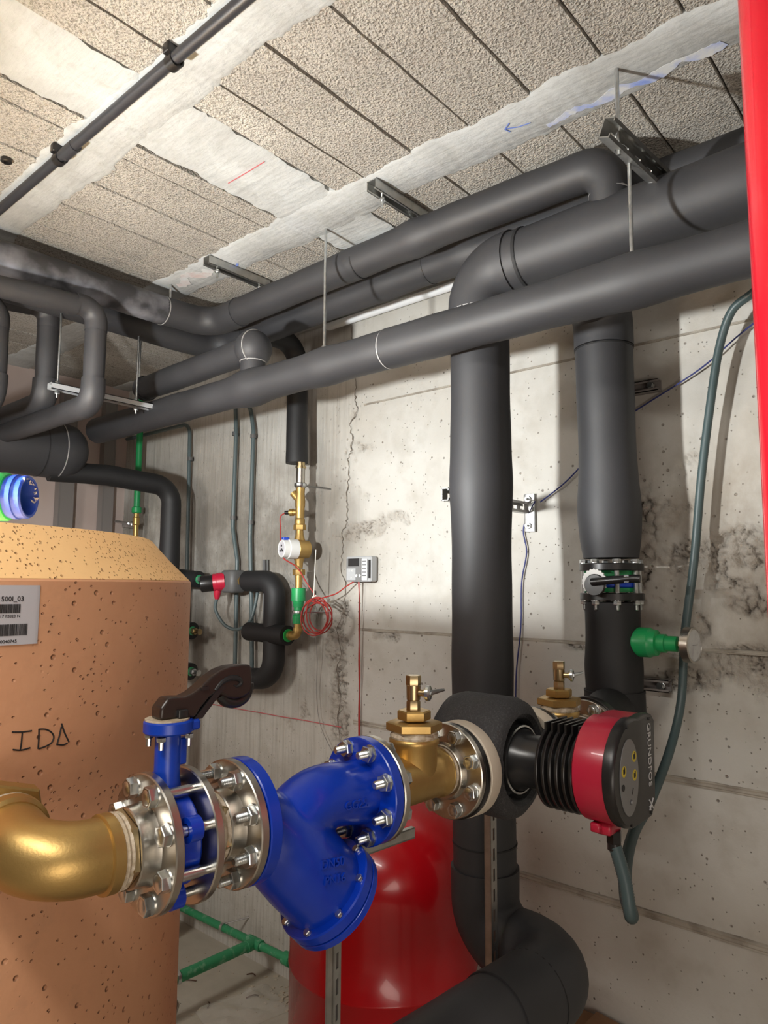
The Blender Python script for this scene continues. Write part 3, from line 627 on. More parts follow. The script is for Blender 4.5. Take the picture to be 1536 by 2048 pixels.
# header
HY, HZ = 3.0, 2.150
t = thing('insulated_header', 'fat black insulated header with a rounded end, above the open green fitting', 'pipe', (0.9, HY, HZ))
pipe_part('header_sleeve', [(-1.6, HY, HZ), (1.33, HY, HZ)], .118, t, n=36)
MB().lathe([(0, .121), (.03, .121), (.07, .112), (.105, .085), (.125, .05), (.132, .002)], (1.32, HY, HZ), (1, 0, 0), 32).build('end_dome', K['ins'], t, ang=60)
ring_part('glue_seam', (1.325, HY, HZ), (1, 0, 0), .1205, .004, t, 'glue')
ring_part('seam_band', (1.25, HY, HZ), (1, 0, 0), .1185, .004, t)
# thin black pipe from header to wall
t = thing('insulated_pipe', 'thin black insulated pipe leaving the header dome and dropping by the corner', 'pipe', (1.84, 2.93, 1.2))
pipe_part('pipe_sleeve', fil([(1.30, 3.0, 2.062), (1.55, 2.97, 2.068), (1.845, 2.93, 2.045), (1.845, 2.93, 1.0)], [.2, .09], 10), .046, t, 'insdk')
pipe_part('pipe_sleeve', [(1.845, 2.93, 1.01), (1.845, 2.93, 0.05)], .045, t, 'insdk')

# B: riser with butterfly valve to the pump line
BX, BYY = 1.89, .812
t = thing('insulated_pipe', 'black insulated riser nearest the wall, above the black flanged lever valve', 'pipe', (BX, BYY, 1.66))
pipe_part('riser_sleeve', [(BX, BYY+.005, 2.262), (BX, BYY, 1.668)], .079, t, bumps=[((BX, BYY, 1.80), .007, .07), ((BX, BYY, 1.66), -.006, .04)], step=.015)
pipe_part('elbow_sleeve', fil([(BX, BYY+.005, 2.265), (BX, BYY+.005, 2.39), (1.80, BYY+.005, 2.40)], .08, 8), .082, t)
pipe_part('pipe_sleeve', [(1.80, BYY+.005, 2.40), (1.7, BYY+.005, 2.45)], .07, t)
ring_part('seam_band', (BX, BYY+.005, 2.26), (0, 0, 1), .080, .003, t)
t = thing('insulated_pipe', 'lower black riser under the lever valve, green gauge branch on its side', 'pipe', (BX, BYY, 1.2))
pipe_part('riser_sleeve', [(BX, BYY, 1.548), (BX, BYY, 1.18)], .0735, t, 'insdk', bumps=[((BX, BYY, 1.38), .003, .05)], step=.015)
pipe_part('lower_sleeve', fil([(BX, BYY, 1.31), (BX, BYY, 1.25), (BX, BYY, 1.02)], .05, 4), .079, t, 'insdk')
ring_part('seam_band', (BX, BYY, 1.31), (0, 0, 1), .079, .004, t)
# butterfly valve on riser
zinc_bolts = {}
def mk_bolt():
    m = MB(); m.lathe([(-.0014, .0135), (.0004, .0135)], (0, 0, 0), (1, 0, 0), 18); m.hexa((0, 0, 0), (-1, 0, 0), .0225, .0115, .08); m.lathe([(-.0125, .0075), (-.0112, .0098)], (0, 0, 0), (1, 0, 0), 14)
    return m
def mk_stud(l=.0265):
    m = MB(); m.lathe([(-.0016, .0135), (.0004, .0135)], (0, 0, 0), (1, 0, 0), 18); m.hexa((-.001, 0, 0), (-1, 0, 0), .0225, .0105, .1)
    prof = [(-.010, .0058)]
    k = -.012
    while k > -l: prof += [(k, .0066), (k-.0007, .0059)]; k -= .0015
    prof += [(-l, .0056), (-l-.0012, .0042)]
    return m.lathe(prof[::-1], (0, 0, 0), (1, 0, 0), 14)
def proto(mb, name, m):
    o = mb.build(name, K[m], None, origin=(0, 0, 0)); return o
P_bolt = proto(mk_bolt(), 'bolt', 'zinc'); P_stud = proto(mk_stud(), 'stud_nut', 'zinc'); P_small = proto(MB().hexa((0, 0, 0), (-1, 0, 0), .010, .005).lathe([(-.0052, .004), (.0, .0055)], (0, 0, 0), (1, 0, 0), 10), 'bolt', 'zinc')
t = thing('lever_valve', 'black flanged lever valve with green and blue body on the riser nearest the wall', 'valve', (BX, BYY, 1.6))
for z in (1.643, 1.563): MB().lathe([(-.010, .04), (-.010, .083), (-.008, .0855), (.008, .0855), (.010, .083), (.010, .04)], (BX, BYY, z), (0, 0, 1), 36, closed=True).build('flange_ring', K['blackp'], t)
MB().lathe([(1.575, .064), (1.587, .064), (1.588, .060), (1.590, .060)], (BX, BYY, 0), (0, 0, 1), 32).build('green_collar', K['green'], t)
MB().lathe([(1.612, .060), (1.618, .060), (1.619, .064), (1.633, .064)], (BX, BYY, 0), (0, 0, 1), 32).build('green_collar', K['green'], t)
MB().lathe([(1.588, .066), (1.590, .068), (1.612, .068), (1.614, .066)], (BX, BYY, 0), (0, 0, 1), 32).build('valve_body', K['blued'], t)
for k in range(8):
    a = 2*PI*(k+.5)/8+.2; x, y = BX+.074*math.cos(a), BYY+.074*math.sin(a)
    b1 = put(P_bolt, t, (x, y, 1.653), (0, PI/2, 0)); b2 = put(P_stud, t, (x, y, 1.553), (0, -PI/2, 0)); b1.scale = b2.scale = (.95, .85, .85)
    MB().lathe([(1.56, .0066), (1.645, .0066)], (x, y, 0), (0, 0, 1), 10).build('bolt_shaft', K['zinc'], t)
# stem sticks out towards -X/-Y with notch plate and lever
sd = Vector((-1, .04, 0)).normalized(); sp = Vector((BX, BYY, 1.602))
m = MB(); m.lathe([(.05, .014), (.105, .014)], sp, sd, 16); m.build('valve_stem', K['blackm'], t)
lc = sp+sd*.103
m = MB(); x_, y_, z_ = frame(sd); n = 44
rr = lambda k: .036 if k % 2 else .0325
R = [[lc+z_*h+(x_*math.cos(2*PI*k/n)+y_*math.sin(2*PI*k/n))*rr(k) for k in range(n)] for h in (-.004, 0)]
m.rings(R, n).build('notch_plate', K['white'], t)
side = Vector((-.03, -1, 0)).normalized()
m = MB(); m.lathe([(0, .029), (.006, .029), (.008, .027)], lc+Vector((0, -.004, -.008)), sd, 24); m.build('lever_hub', K['blackp'], t)
m = MB(); m.tube(smoothline([lc+sd*.012, lc+sd*.013+side*.05+Vector((0, 0, .004)), lc+sd*.012+side*.10+Vector((0, 0, .008)), lc+sd*.006+side*.128+Vector((0, 0, .008))]), .0105, 12); m.box(lc+sd*.016+side*.098+Vector((0, 0, .008)), (.010, .012, .020)); m.build('lever_handle', K['blackm'], t)
MB().hexa(lc+sd*.008, sd, .013, .012).build('hub_bolt', K['blackm'], t)
# green gauge branch
t = thing('pressure_gauge_branch', 'bright green stepped reducer with round dial gauge on the lower riser', 'gauge', (BX, .74, 1.445))
g0 = (BX, .750, 1.444)
MB().lathe([(-.02, .030), (0, .037), (.012, .039), (.040, .039), (.044, .036), (.058, .033), (.061, .024), (.080, .024), (.0805, .020), (.110, .020), (.112, .016)], g0, (0, -1, 0), 32).build('reducer', K['green'], t)
MB().hexa((BX, .637, 1.444), (0, -1, 0), .020, .012).lathe([(0, .007), (.03, .007)], (BX, .637, 1.444), (0, -1, 0), 14).build('gauge_stem', K['brassn'], t)
gd = Vector((-.10, -1, 0)).normalized(); gc = Vector((BX-.002, .612, 1.444))
dl = MB().lathe([(-.006, .025), (-.006, .045), (.014, .045), (.016, .041), (.012, .0405)], gc, gd, 36).build('gauge_case', K['steel'], t)
MB().lathe([(.0122, .0402), (.0128, .0402)], gc, gd, 32).build('dial', K['dial'], dl)
MB().lathe([(.0145, .0403), (.0155, .0403)], gc, gd, 32).build('glass', K['glass'], dl)
x_, y_, z_ = frame(gd)
m = MB(); m.box(gc+z_*.0135+x_*.006, (.03, .0015, .0006), (x_, y_, z_)); m.build('needle', K['ink'], dl)

# ---------------------------------------------------------------- storage tank
TCX, TCY, TR, TZ = .391, 1.569, .55, 1.597
t = thing('storage_tank', 'large orange foam clad storage tank with sloping shoulder at the left edge', 'tank', (TCX, TCY, 0))
prof = [(0, TR-.004)]+[(.05+k*(TZ-.06-.05)/18, TR) for k in range(19)]+[(TZ-.004, TR), (TZ-.001, TR-.0025), (TZ-.001, .002)]
MB().lathe(prof, (TCX, TCY, 0), (0, 0, 1), 96).build('foam_shell', K['foam'], t, ang=25)
MB().lathe([(TZ-.0008, .002), (TZ-.0008, TR-.003), (TZ, TR-.003), (TZ+.040, TR-.044), (TZ+.0795, .470), (TZ+.0815, .466), (TZ+.083, .30), (TZ+.083, .002)], (TCX, TCY, 0), (0, 0, 1), 96).build('cut_foam_shoulder', K['foamcut'], t, ang=25)['label'] = 'paler shoulder of cut open-pored foam'
def cyl(az, z, r=TR): a = math.radians(az); return Vector((TCX+r*math.cos(a), TCY+r*math.sin(a), z))
m = MB(); n = 24; a0, a1, z0, z1 = -92.4, -84.95, 1.5065, 1.587
g = [[cyl(a0+(a1-a0)*i/n, z1+(z0-z1)*j, TR+.0012+(.0008 if 0 < i < n else 0)) for i in range(n+1)] for j in (0, 1)]
gi = [[cyl(a0+(a1-a0)*i/n, z1+(z0-z1)*j, TR-.001) for i in range(n+1)] for j in (0, 1)]
vs = g[0]+g[1]+gi[1]+gi[0]; q = n+1; fs = []
for r_ in range(4):
    for i in range(n): fs.append([r_*q+i, r_*q+i+1, ((r_+1) % 4)*q+i+1, ((r_+1) % 4)*q+i])
lab = m.add(vs, fs).build('label_plate', K['paperl'], t); lab['label'] = 'silver grey type label with barcodes'
deg = 180/PI/TR
def on_tank(vs, az, z): return [cyl(az+v.x*deg, z+v.y, TR+.0024+v.z) for v in vs]
m = MB(); vs, fs = text_geo('T1500I_03', .0093, .0002)
mx = max(v.x for v in vs); m.add(on_tank(vs, -87.35-mx*deg, 1.5655), fs)
vs, fs = text_geo('SN 240117 F2023 N', .0055, .0002); mx = max(v.x for v in vs); m.add(on_tank(vs, -87.75-mx*deg, 1.5435), fs)
vs, fs = text_geo('300040745', .0062, .0002); mx = max(v.x for v in vs); m.add(on_tank(vs, -88.0-mx*deg, 1.5095), fs)
m.build('label_text', K['ink'], lab)
m = MB()
for (az0, az1, zb, zt) in ((-91.6, -87.75, 1.5495, 1.5615), (-91.9, -86.65, 1.519, 1.5345)):
    a = az0; rs = random.Random(5)
    while a < az1:
        w = rs.choice((.03, .03, .05, .08, .10)); b = [cyl(a, zb, TR+.0024), cyl(a+w, zb, TR+.0024), cyl(a+w, zt, TR+.0024), cyl(a, zt, TR+.0024)]
        m.add(b+[p+Vector((0, -.0003, 0)) for p in b], [[0, 1, 2, 3], [4, 5, 6, 7]]); a += w+rs.choice((.03, .04, .06))
m.build('barcode', K['ink'], lab)
m = MB()
strokes = [[(-87.8, 1.3905), (-86.4, 1.3885), (-85.0, 1.388)], [(-86.35, 1.3885), (-86.4, 1.375), (-86.5, 1.3655)], [(-87.55, 1.3672), (-86.4, 1.3645), (-85.1, 1.3655)],
           [(-83.95, 1.389), (-83.9, 1.376), (-83.92, 1.362)], [(-84.0, 1.3885), (-83.0, 1.387), (-82.1, 1.382), (-81.6, 1.3745), (-81.9, 1.367), (-82.8, 1.3635), (-83.75, 1.362)],
           [(-81.05, 1.362), (-80.7, 1.374), (-80.45, 1.3865)], [(-80.45, 1.391), (-79.9, 1.378), (-79.05, 1.363)], [(-81.0, 1.363), (-80.0, 1.3605), (-79.3, 1.362)]]
for s_ in strokes: m.tube(smoothline([cyl(a, z, TR+.0002) for a, z in s_], 6), .0011, 6)
m.build('marker_lettering', K['ink'], t)['label'] = 'handwritten black letters IDA'

# open green pipe fitting behind the tank's top edge
gp = Vector((.473, 1.267, 1.7345)); gdir = Vector((.68, -.73, 0)).normalized()
t = thing('green_pipe_fitting', 'bright green pipe end with an open blue plastic plug on top of the tank', 'pipe fitting', (.473, 1.267, 1.68))
MB().tube(fil([gp-gdir*.02, gp-gdir*.17, gp-gdir*.17+Vector((0, 0, -.075))], .055, 10), .036, 32).build('green_bend', K['greenl'], t)
MB().lathe([(-.05, .030), (-.05, .036), (-.012, .036), (-.010, .041), (.010, .041), (.014, .039), (.016, .034)], gp, gdir, 32).build('green_socket', K['greenl'], t)
MB().lathe([(.010, .036), (.022, .036), (.0225, .038), (.030, .038), (.031, .036), (.044, .0365), (.047, .0345), (.046, .031), (.030, .028), (.005, .026), (.004, .002)], gp, gdir, 32).build('blue_plug', K['bluep'], t)
m = MB(); x_, y_, z_ = frame(gdir)
for k in range(26):
    a = random.uniform(-.4, 2.6) if k < 20 else random.uniform(0, 6.28); p = gp+gdir*(.044+random.uniform(-.004, .004))+(x_*math.cos(a)+y_*math.sin(a))*random.uniform(.026, .034)
    q_ = [Vector((random.uniform(-1, 1), random.uniform(-1, 1), random.uniform(-1, 1)))*.0045 for _ in range(4)]
    m.add([p+v for v in q_], [[0, 1, 2], [0, 1, 3], [1, 2, 3], [0, 2, 3]])
stuff(m.build('plastic_burrs', K['paperl'], t))

# ---------------------------------------------------------------- the pump line, axis along +X at y=.8
LY, LZ2 = .80, 1.273
XF = Matrix.Translation((.49, .816, 0)) @ Matrix.Rotation(math.radians(-4), 4, 'Z') @ Matrix.Translation((-.49, -.80, 0))
def axz(x): return LZ2-.022*(x-.49)
def xl(prof, name, m, parent, x0=0, n=48, closed=False):
    return MB().lathe([(h, r) for h, r in prof], (x0, LY, axz(x0)), (1, 0, 0), n, closed).build(name, K[m], parent)
FR = .083
def flange_disc(x, th, name, m, parent, rin=.036, R_=FR):
    return xl([(-th/2, rin), (-th/2, R_-.0015), (-th/2+.0015, R_), (th/2-.0015, R_), (th/2, R_-.0015), (th/2, rin)], name, m, parent, x, closed=True)
def bolts(parent, x, kind, pcd=.0670, off=.5, n=8, rot=0.0, sgn=1, skip=()):
    for k in range(n):
        if k in skip: continue
        a = 2*PI*(k+off)/n; put(kind, parent, (x, LY+pcd*math.cos(a), axz(x)+pcd*math.sin(a)), (rot+k*.7, 0, 0) if sgn > 0 else (rot+k*.7, 0, PI))
# brass elbow to the tank
t = thing('brass_elbow', 'large golden brass pipe elbow bolted ahead of the blue lever valve', 'pipe fitting', (.40, .8, LZ2))
ce = fil([(.450, .80, LZ2), (.366, .80, LZ2+.004), (.366, .925, LZ2+.022)], .056, 14)
MB().tube(ce, .0415, 36).build('elbow_body', K['brass'], t, ang=60)
MB().lathe([(-.008, .0415), (-.006, .0455), (.006, .0455), (.009, .0415)], (.444, .80, LZ2), (1, 0, 0), 36).build('socket_rim', K['brass'], t)
MB().lathe([(-.010, .042), (-.007, .0465), (.006, .0465), (.010, .042)], (.366, .892, LZ2+.018), (0, 1, .12), 36).build('socket_rim', K['brass'], t)
MB().lathe([(0, .044), (.004, .0455), (.010, .043), (.014, .040)], (.366, .900, LZ2+.019), (0, 1, .12), 30).build('sealing_paste', K['putty'], t)
MB().hexa((.366, .913, LZ2+.021), (0, 1, .12), .096, .024, .1).build('hex_nut', K['brass'], t)
MB().lathe([(0, .034), (.12, .034)], (.366, .935, LZ2+.023), (0, 1, 0), 24).build('pipe_stub', K['brass'], t)
MB().lathe([(0, .0425), (.003, .0450), (.006, .043), (.009, .0445), (.012, .040)], (.452, .80, LZ2), (1, 0, 0), 32).build('sealing_paste', K['putty'], t)
MB().hexa((.460, .80, LZ2), (1, 0, 0), .080, .009, .1).build('hex_nipple', K['brassn'], t)
# first steel flange
def steel_flange(x, th, hub, label, kind_front=None, back=None, hublen=.03):
    t = thing('steel_flange', label, 'flange', (x, LY, axz(x)))
    flange_disc(x, th, 'flange_disc', 'steel', t)
    if hub:
        s_ = hub; xl([(0, .036), (0, .050), (s_*.004, .0485), (s_*.010, .0475), (s_*hublen, .0470), (s_*(hublen+.0015), .0455), (s_*(hublen+.0015), .036)], 'hub', 'steel', t, x+s_*th/2)
    return t
t = steel_flange(.4973, .012, -1, 'nearest stainless steel flange, bolt heads facing the golden brass elbow', hublen=.021)
bolts(t, .4913, P_bolt)
for k in range(8):
    a = 2*PI*(k+.5)/8; MB().lathe([(.500, .0064), (.537, .0064), (.5375, .0058), (.554, .0058)], (0, LY+.067*math.cos(a), axz(.525)+.067*math.sin(a)), (1, 0, 0), 14).build('bolt_shaft', K['zinc'], t)
# wafer valve
t = thing('blue_lever_valve', 'blue wafer valve with tall neck and dark brown hand lever beside the orange tank', 'valve', (.521, LY, LZ2))
xv = .5205
xl([(-.017, .038), (-.017, .056), (-.014, .058), (.017, .058), (.020, .056), (.020, .038)], 'wafer_body', 'blue', t, xv, closed=True)
for k in range(4):
    a = PI/4+k*PI/2; c = (xv, LY+.067*math.cos(a+PI/8), axz(xv)+.067*math.sin(a+PI/8))
    MB().lathe([(-.006, .0075), (-.006, .0150), (.010, .0150), (.010, .0075)], c, (1, 0, 0), 24, closed=True).build('bolt_lug', K['blue'], t)
m = MB().lathe([(.05, .020), (.075, .0160), (.128, .0160), (.131, .018)], (xv, LY, axz(xv)), (0, 0, 1), 28); m.box((xv+.0165, LY-.004, LZ2+.105), (.012, .012, .033), bev=.003); m.build('neck', K['blued'], t)
m = MB().lathe([(.130, .0290), (.132, .0310), (.144, .0310), (.146, .029)], (xv, LY, axz(xv)), (0, 0, 1), 40); m.box((xv+.026, LY, axz(xv)+.138), (.020, .040, .013), bev=.005); m.build('top_flange', K['blued'], t)
MB().lathe([(.146, .0275), (.1480, .0275)], (xv-.002, LY, axz(xv)), (0, 0, 1), 36).build('gasket_plate', K['putty'], t)
for (dx, dy) in ((-.018, -.016), (-.018, .016), (.020, -.016)):
    put(P_small, t, (xv+dx, LY+dy, axz(xv)+.128), (0, -PI/2, 0)); MB().lathe([(-.014, .0032), (0, .0032)], (xv+dx, LY+dy, axz(xv)+.127), (0, 0, 1), 8).build('bolt_tip', K['zinc'], t)
zt = axz(xv)+.148
LS, LV = .84, .74
lev_out = [(-.022, 0), (-.022, .020), (-.010, .036), (.004, .036), (.018, .0345), (.030, .039), (.046, .050), (.062, .064), (.080, .075), (.098, .080), (.118, .081), (.134, .080), (.138, .078), (.140, .055), (.139, .034), (.134, .026), (.122, .021), (.108, .020), (.094, .024), (.083, .031), (.076, .037), (.060, .028), (.046, .012), (.040, .002), (.034, -.004), (.014, -.002)]
lev_out = [(a*LS, b*LV) for a, b in lev_out]
m = MB().prism([(p[0]*1.0, p[1]) for p in lev_out], (xv, LY+.013, zt), (1, 0, 0), (0, 0, 1), .026, (0, -1, 0)); o = m.build('hand_lever', K['brownp'], t, ang=28)
md = o.modifiers.new('round', 'BEVEL'); md.width = .0035; md.segments = 3; md.limit_method = 'ANGLE'; md.angle_limit = math.radians(35)
m = MB(); fr = smoothline([(.074, .040), (.086, .052), (.100, .057), (.116, .055), (.120, .048), (.114, .043), (.106, .044)], 5) if False else None
fp = smoothline([Vector((xv+a*LS, LY-.0128, zt+b*LV)) for a, b in ((.070, .040), (.082, .053), (.098, .059), (.113, .056), (.117, .048), (.110, .043), (.104, .046))], 6)
MB().tube(fp, [.0012+.0028*math.sin(PI*min(1, i/len(fp)+.12)) for i in range(len(fp))], 8).build('finger_recess', K['rubber'], o)
m = MB().tube(smoothline([Vector((xv+a*LS, LY, zt+b*LV)) for a, b in ((.088, .030), (.098, .018), (.112, .0125), (.128, .015), (.138, .026), (.141, .045))], 6), .0085, 14); m.build('grip_trigger', K['blackm'], o)
m = MB().prism([(.028, -.004), (.040, -.004), (.075, .034), (.066, .036)], (xv, LY+.008, zt), (1, 0, 0), (0, 0, 1), .022, (0, -1, 0)); m.build('trigger_arm', K['blackm'], o)
MB().box((xv+.010, LY-.0145, zt+.006), (.014, .010, .010), bev=.002).build('latch_tooth', K['blackm'], o)
MB().box((xv+.042, LY-.0145, zt+.034), (.010, .004, .004)).build('spring_pin', K['blackm'], o)
# second & third flanges, joined by a short hub
t = steel_flange(.5515, .011, 1, 'stainless steel flange on the far side of the blue wafer valve', hublen=.020)
MB().lathe([(0, .045), (.005, .047), (.010, .043), (.014, .045)], (.576, LY, axz(.58)), (1, 0, 0), 28).build('sealing_paste', K['putty'], t)
MB().hexa((.583, LY, axz(.58)), (1, 0, 0), .080, .009, .1).build('hex_nipple', K['brassn'], t)
t = steel_flange(.6163, .0125, -1, 'stainless steel flange bolted to the left blue flange of the strainer', hublen=.018)
bolts(t, .610, P_stud)
# Y strainer
t = thing('y_strainer', 'blue enamelled Y shaped strainer casting with round bolted basket cover', 'strainer', (.77, LY, LZ2-.03))
flange_disc(.6342, .019, 'end_flange', 'blue', t, .03)
flange_disc(.8629, .0185, 'end_flange', 'blue', t, .03)
m = MB()
bp_ = [(.640, .003, .036), (.665, -.008, .044), (.690, -.032, .056), (.715, -.058, .063), (.745, -.088, .0655), (.775, -.118, .0655), (.790, -.133, .064)]
P_ = smoothline([Vector((a, LY, axz(a)+b)) for a, b, r in bp_], 6); Rr = np.interp(np.linspace(0, 1, len(P_)), np.linspace(0, 1, len(bp_)), [q[2] for q in bp_])
m.tube(P_, list(Rr), 36)
lp = [(.695, -.050, .045), (.722, -.018, .046), (.755, .001, .0465), (.790, .006, .0465), (.825, .002, .0465), (.862, .0, .050)]
P_ = smoothline([Vector((a, LY, axz(a)+b)) for a, b, r in lp], 6); Rr = np.interp(np.linspace(0, 1, len(P_)), np.linspace(0, 1, len(lp)), [q[2] for q in lp])
m.tube(P_, list(Rr), 36)
bd = m.build('body', K['blue'], t, ang=180)
rm = bd.modifiers.new('r', 'REMESH'); rm.mode = 'VOXEL'; rm.voxel_size = .0038; rm.use_smooth_shade = True
sm = bd.modifiers.new('s', 'SMOOTH'); sm.iterations = 7; sm.factor = .6
cd = Vector((.69, -.08, -.72)).normalized(); cc = Vector((.789, LY, axz(.79)-.131))
MB().lathe([(-.012, .060), (-.010, .0765), (-.008, .0785), (.006, .0785), (.007, .076)], cc, cd, 48).build('neck_flange', K['blue'], t)
MB().lathe([(.0085, .076), (.010, .0785), (.020, .0785), (.025, .073), (.027, .053), (.025, .043)], cc, cd, 48).build('basket_cover', K['blue'], t)
x_, y_, z_ = frame(cd)
for k in range(8):
    a = 2*PI*k/8+.3; p = cc-cd*.011+(x_*math.cos(a)+y_*math.sin(a))*.070
    o = put(P_small, t, p); o.rotation_quaternion = Vector((1, 0, 0)).rotation_difference(XF.to_3x3() @ cd)
bolts(t, .8536, P_stud, pcd=.068)
def relief(body, size, c, ux, uy, parent, m='blue'):
    vs, fs = text_geo(body, size, .0018); ux, uy = Vector(ux).normalized(), Vector(uy).normalized(); uzz = ux.cross(uy); mb = MB()
    mb.add([Vector(c)+ux*v.x+uy*v.y+uzz*v.z for v in vs], fs); return mb.build('raised_lettering', K[m], parent)
relief('DN50', .017, (.722, LY-.0645, LZ2-.074), (.98, -.02, -.10), (.10, .10, 1), t); relief('PN16', .017, (.727, LY-.0660, LZ2-.096), (.98, -.02, -.10), (.10, 0, 1), t)
relief('GG25.', .018, (.782, LY-.0462, LZ2-.012), (1, 0, -.06), (.06, 0, 1), t)
# flange + brass tee
t = steel_flange(.8804, .0125, 1, 'stainless steel flange between the blue strainer and the nearer brass tee', hublen=.012)
bolts(t, .8868, P_bolt, pcd=.068, sgn=-1)
def tee(xc, label, lz):
    t = thing('brass_tee', label, 'pipe fitting', (xc, LY, lz))
    m = MB(); m.lathe([(-.080, .038), (-.066, .0425), (-.056, .0425), (-.030, .0412), (.035, .0402), (.050, .040), (.054, .043), (.062, .043), (.066, .038)], (xc, LY, lz), (1, 0, 0), 36)
    m.lathe([(-.0, .0395), (.055, .0395), (.060, .043), (.066, .043), (.069, .040)], (xc, LY, lz), (0, 0, 1), 36)
    m.build('tee_body', K['brass'], t, ang=45)
    MB().lathe([(.068, .0405), (.072, .042), (.077, .039), (.081, .040)], (xc, LY, lz), (0, 0, 1), 30).build('sealing_paste', K['putty'], t)
    MB().hexa((xc, LY, lz+.080), (0, 0, 1), .084, .015, .12).build('hex_cap', K['brass'], t)
    MB().hexa((xc, LY, lz+.098), (0, 0, 1), .050, .016, .15).build('hex_bush', K['brass'], t)
    MB().lathe([(.065, .041), (.068, .039), (.071, .042), (.074, .039)], (xc, LY, lz), (1, 0, 0), 30).build('sealing_paste', K['putty'], t)
    return t
def drain_valve(xc, z0, label):
    t = thing('drain_valve', label, 'valve', (xc, LY, z0))
    m = MB(); m.hexa((xc, LY, z0-.002), (0, 0, 1), .021, .022, .1); m.lathe([(.019, .009), (.022, .012), (.046, .0125), (.048, .010)], (xc, LY, z0), (0, 0, 1), 20); m.hexa((xc, LY, z0+.046), (0, 0, 1), .023, .017, .12); m.build('valve_body', K['brassn'], t)
    d = Vector((.35, -.94, 0)).normalized()
    MB().lathe([(.008, .006), (.022, .006), (.022, .010), (.026, .010)], (xc, LY, z0+.034), d, 14).build('stem', K['brassn'], t)
    p = Vector((xc, LY, z0+.034))+d*.027; m = MB()
    m.lathe([(-.002, .013), (.003, .013), (.004, .011)], p, d, 20); m.tube([p+d*.002, p+d*.006+Vector((.010, 0, .002)), p+d*.010+Vector((.028, 0, .004))], [.005, .004, .0025], 8); m.build('handle', K['zinc'], t)
    MB().hexa(p+d*.003, d, .008, .004).build('handle_nut', K['zinc'], t); return t
tee(.983, 'golden brass tee between the blue strainer and the pump', axz(.983)); drain_valve(.981, axz(.983)+.110, 'small brass drain cock on the cap of the nearer brass tee')
# pump flanges
def pump_flange(x, s_, label):
    t = steel_flange(x, .012, s_, label, hublen=.010); bolts(t, x+s_*.006, P_bolt, pcd=.067, sgn=-s_, off=.5); return t
pump_flange(1.071, -1, 'stainless steel flange on the strainer side of the black pump')
pump_flange(1.363, 1, 'stainless steel flange on the wall side of the black pump')
tee(1.4515, 'golden brass tee between the pump and the riser nearest the wall', axz(1.4515)+.001); drain_valve(1.453, axz(1.4515)+.111, 'small brass drain cock on the tee behind the pump')
t = steel_flange(1.562, .012, -1, 'stainless steel flange joined to the riser nearest the wall', hublen=.010); bolts(t, 1.556, P_bolt, pcd=.067)
pt_ = thing('flange_adapter', 'black plastic flange adapter between steel flange and black riser', 'flange', (1.60, LY, axz(1.6)))
flange_disc(1.580, .022, 'flange_ring', 'blackp', pt_, .04, .088)
XF = None
pipe_part('insulated_neck', smoothline([Vector((1.580, .741, 1.247)), Vector((1.66, .745, 1.247)), Vector((1.76, .78, 1.255)), Vector((1.815, .795, 1.26))], 6), .066, pt_, 'insdk')

# ---------------------------------------------------------------- circulation pump
PX, PZ_ = 1.27, 1.250
# the housing block is set out at (1.27,.80,1.25) and placed, turned with the line, at its seat
XF = Matrix.Translation((1.215, .765, 1.2646)) @ Matrix.Scale(.957, 4) @ Matrix.Translation((-1.27, -.80, -1.25))
t = thing('circulation_pump', 'large circulation pump with black ribbed motor, red band and black control head', 'pump', (PX, LY, PZ_))
def yl(prof, name, m, parent, z=PZ_, n=48, closed=False, x=PX):
    return MB().lathe(prof, (x, 0, z), (0, -1, 0), n, closed).build(name, K[m], parent)
# profile h is -y
yl([(-.915, .07), (-.91, .095), (-.895, .112), (-.875, .118), (-.765, .118), (-.748, .112), (-.738, .100), (-.735, .088), (-.742, .080), (-.770, .074)], 'pump_housing', 'shell', t)
hs = t.children[0]
for v in hs.data.vertices: v.co.x *= .90
XPUMP = XF; XF = None
XF = Matrix.Translation((.49, .816, 0)) @ Matrix.Rotation(math.radians(-4), 4, 'Z') @ Matrix.Translation((-.49, -.80, 0))
for (s_, x0) in ((1, 1.0775), (-1, 1.3565)):
    MB().lathe([(0, .080), (.002, .0835), (.011, .0835), (.0145, .079)], (x0, LY, axz(1.2)), (s_, 0, 0), 48).build('pump_flange', K['blackp'], t)
    MB().lathe([(.0145, .082), (.016, .0845), (.040, .0850), (.046, .082)], (x0, LY, axz(1.2)), (s_, 0, 0), 48).build('foam_ring', K['ringw'], t)['label'] = 'beige white foam ring'
    MB().lathe([(.04, .070), (.07, .070)], (x0, LY, axz(1.2)), (s_, 0, 0), 32).build('housing_neck', K['shell'], t)
XF = XPUMP
yl([(-.775, .064), (-.742, .0655), (-.738, .0655), (-.737, .062), (-.775, .061)], 'steel_lip', 'zinc', t, closed=True)
yl([(-.78, .060), (-.735, .059), (-.72, .050), (-.66, .050)], 'motor_neck', 'blackm', t)
fins = [(-.672, .050), (-.670, .066)]
y = .668
for k in range(6): fins += [(-y, .080), (-y+.004, .081), (-y+.0055, .080), (-y+.006, .069), (-y+.0125, .069)]; y -= .0135
fins += [(-.585, .070)]
yl(fins, 'ribbed_motor', 'blackp', t, PZ_+.004)
m = MB()
for k in range(6):
    yy = .664-k*.0135
    m.box((PX, yy, PZ_+.070), (.085, .004, .034)); m.box((PX+.045, yy, PZ_), (.07, .004, .14))
m.build('cooling_fins', K['blackp'], t)
hz = PZ_+.012; HR = .094
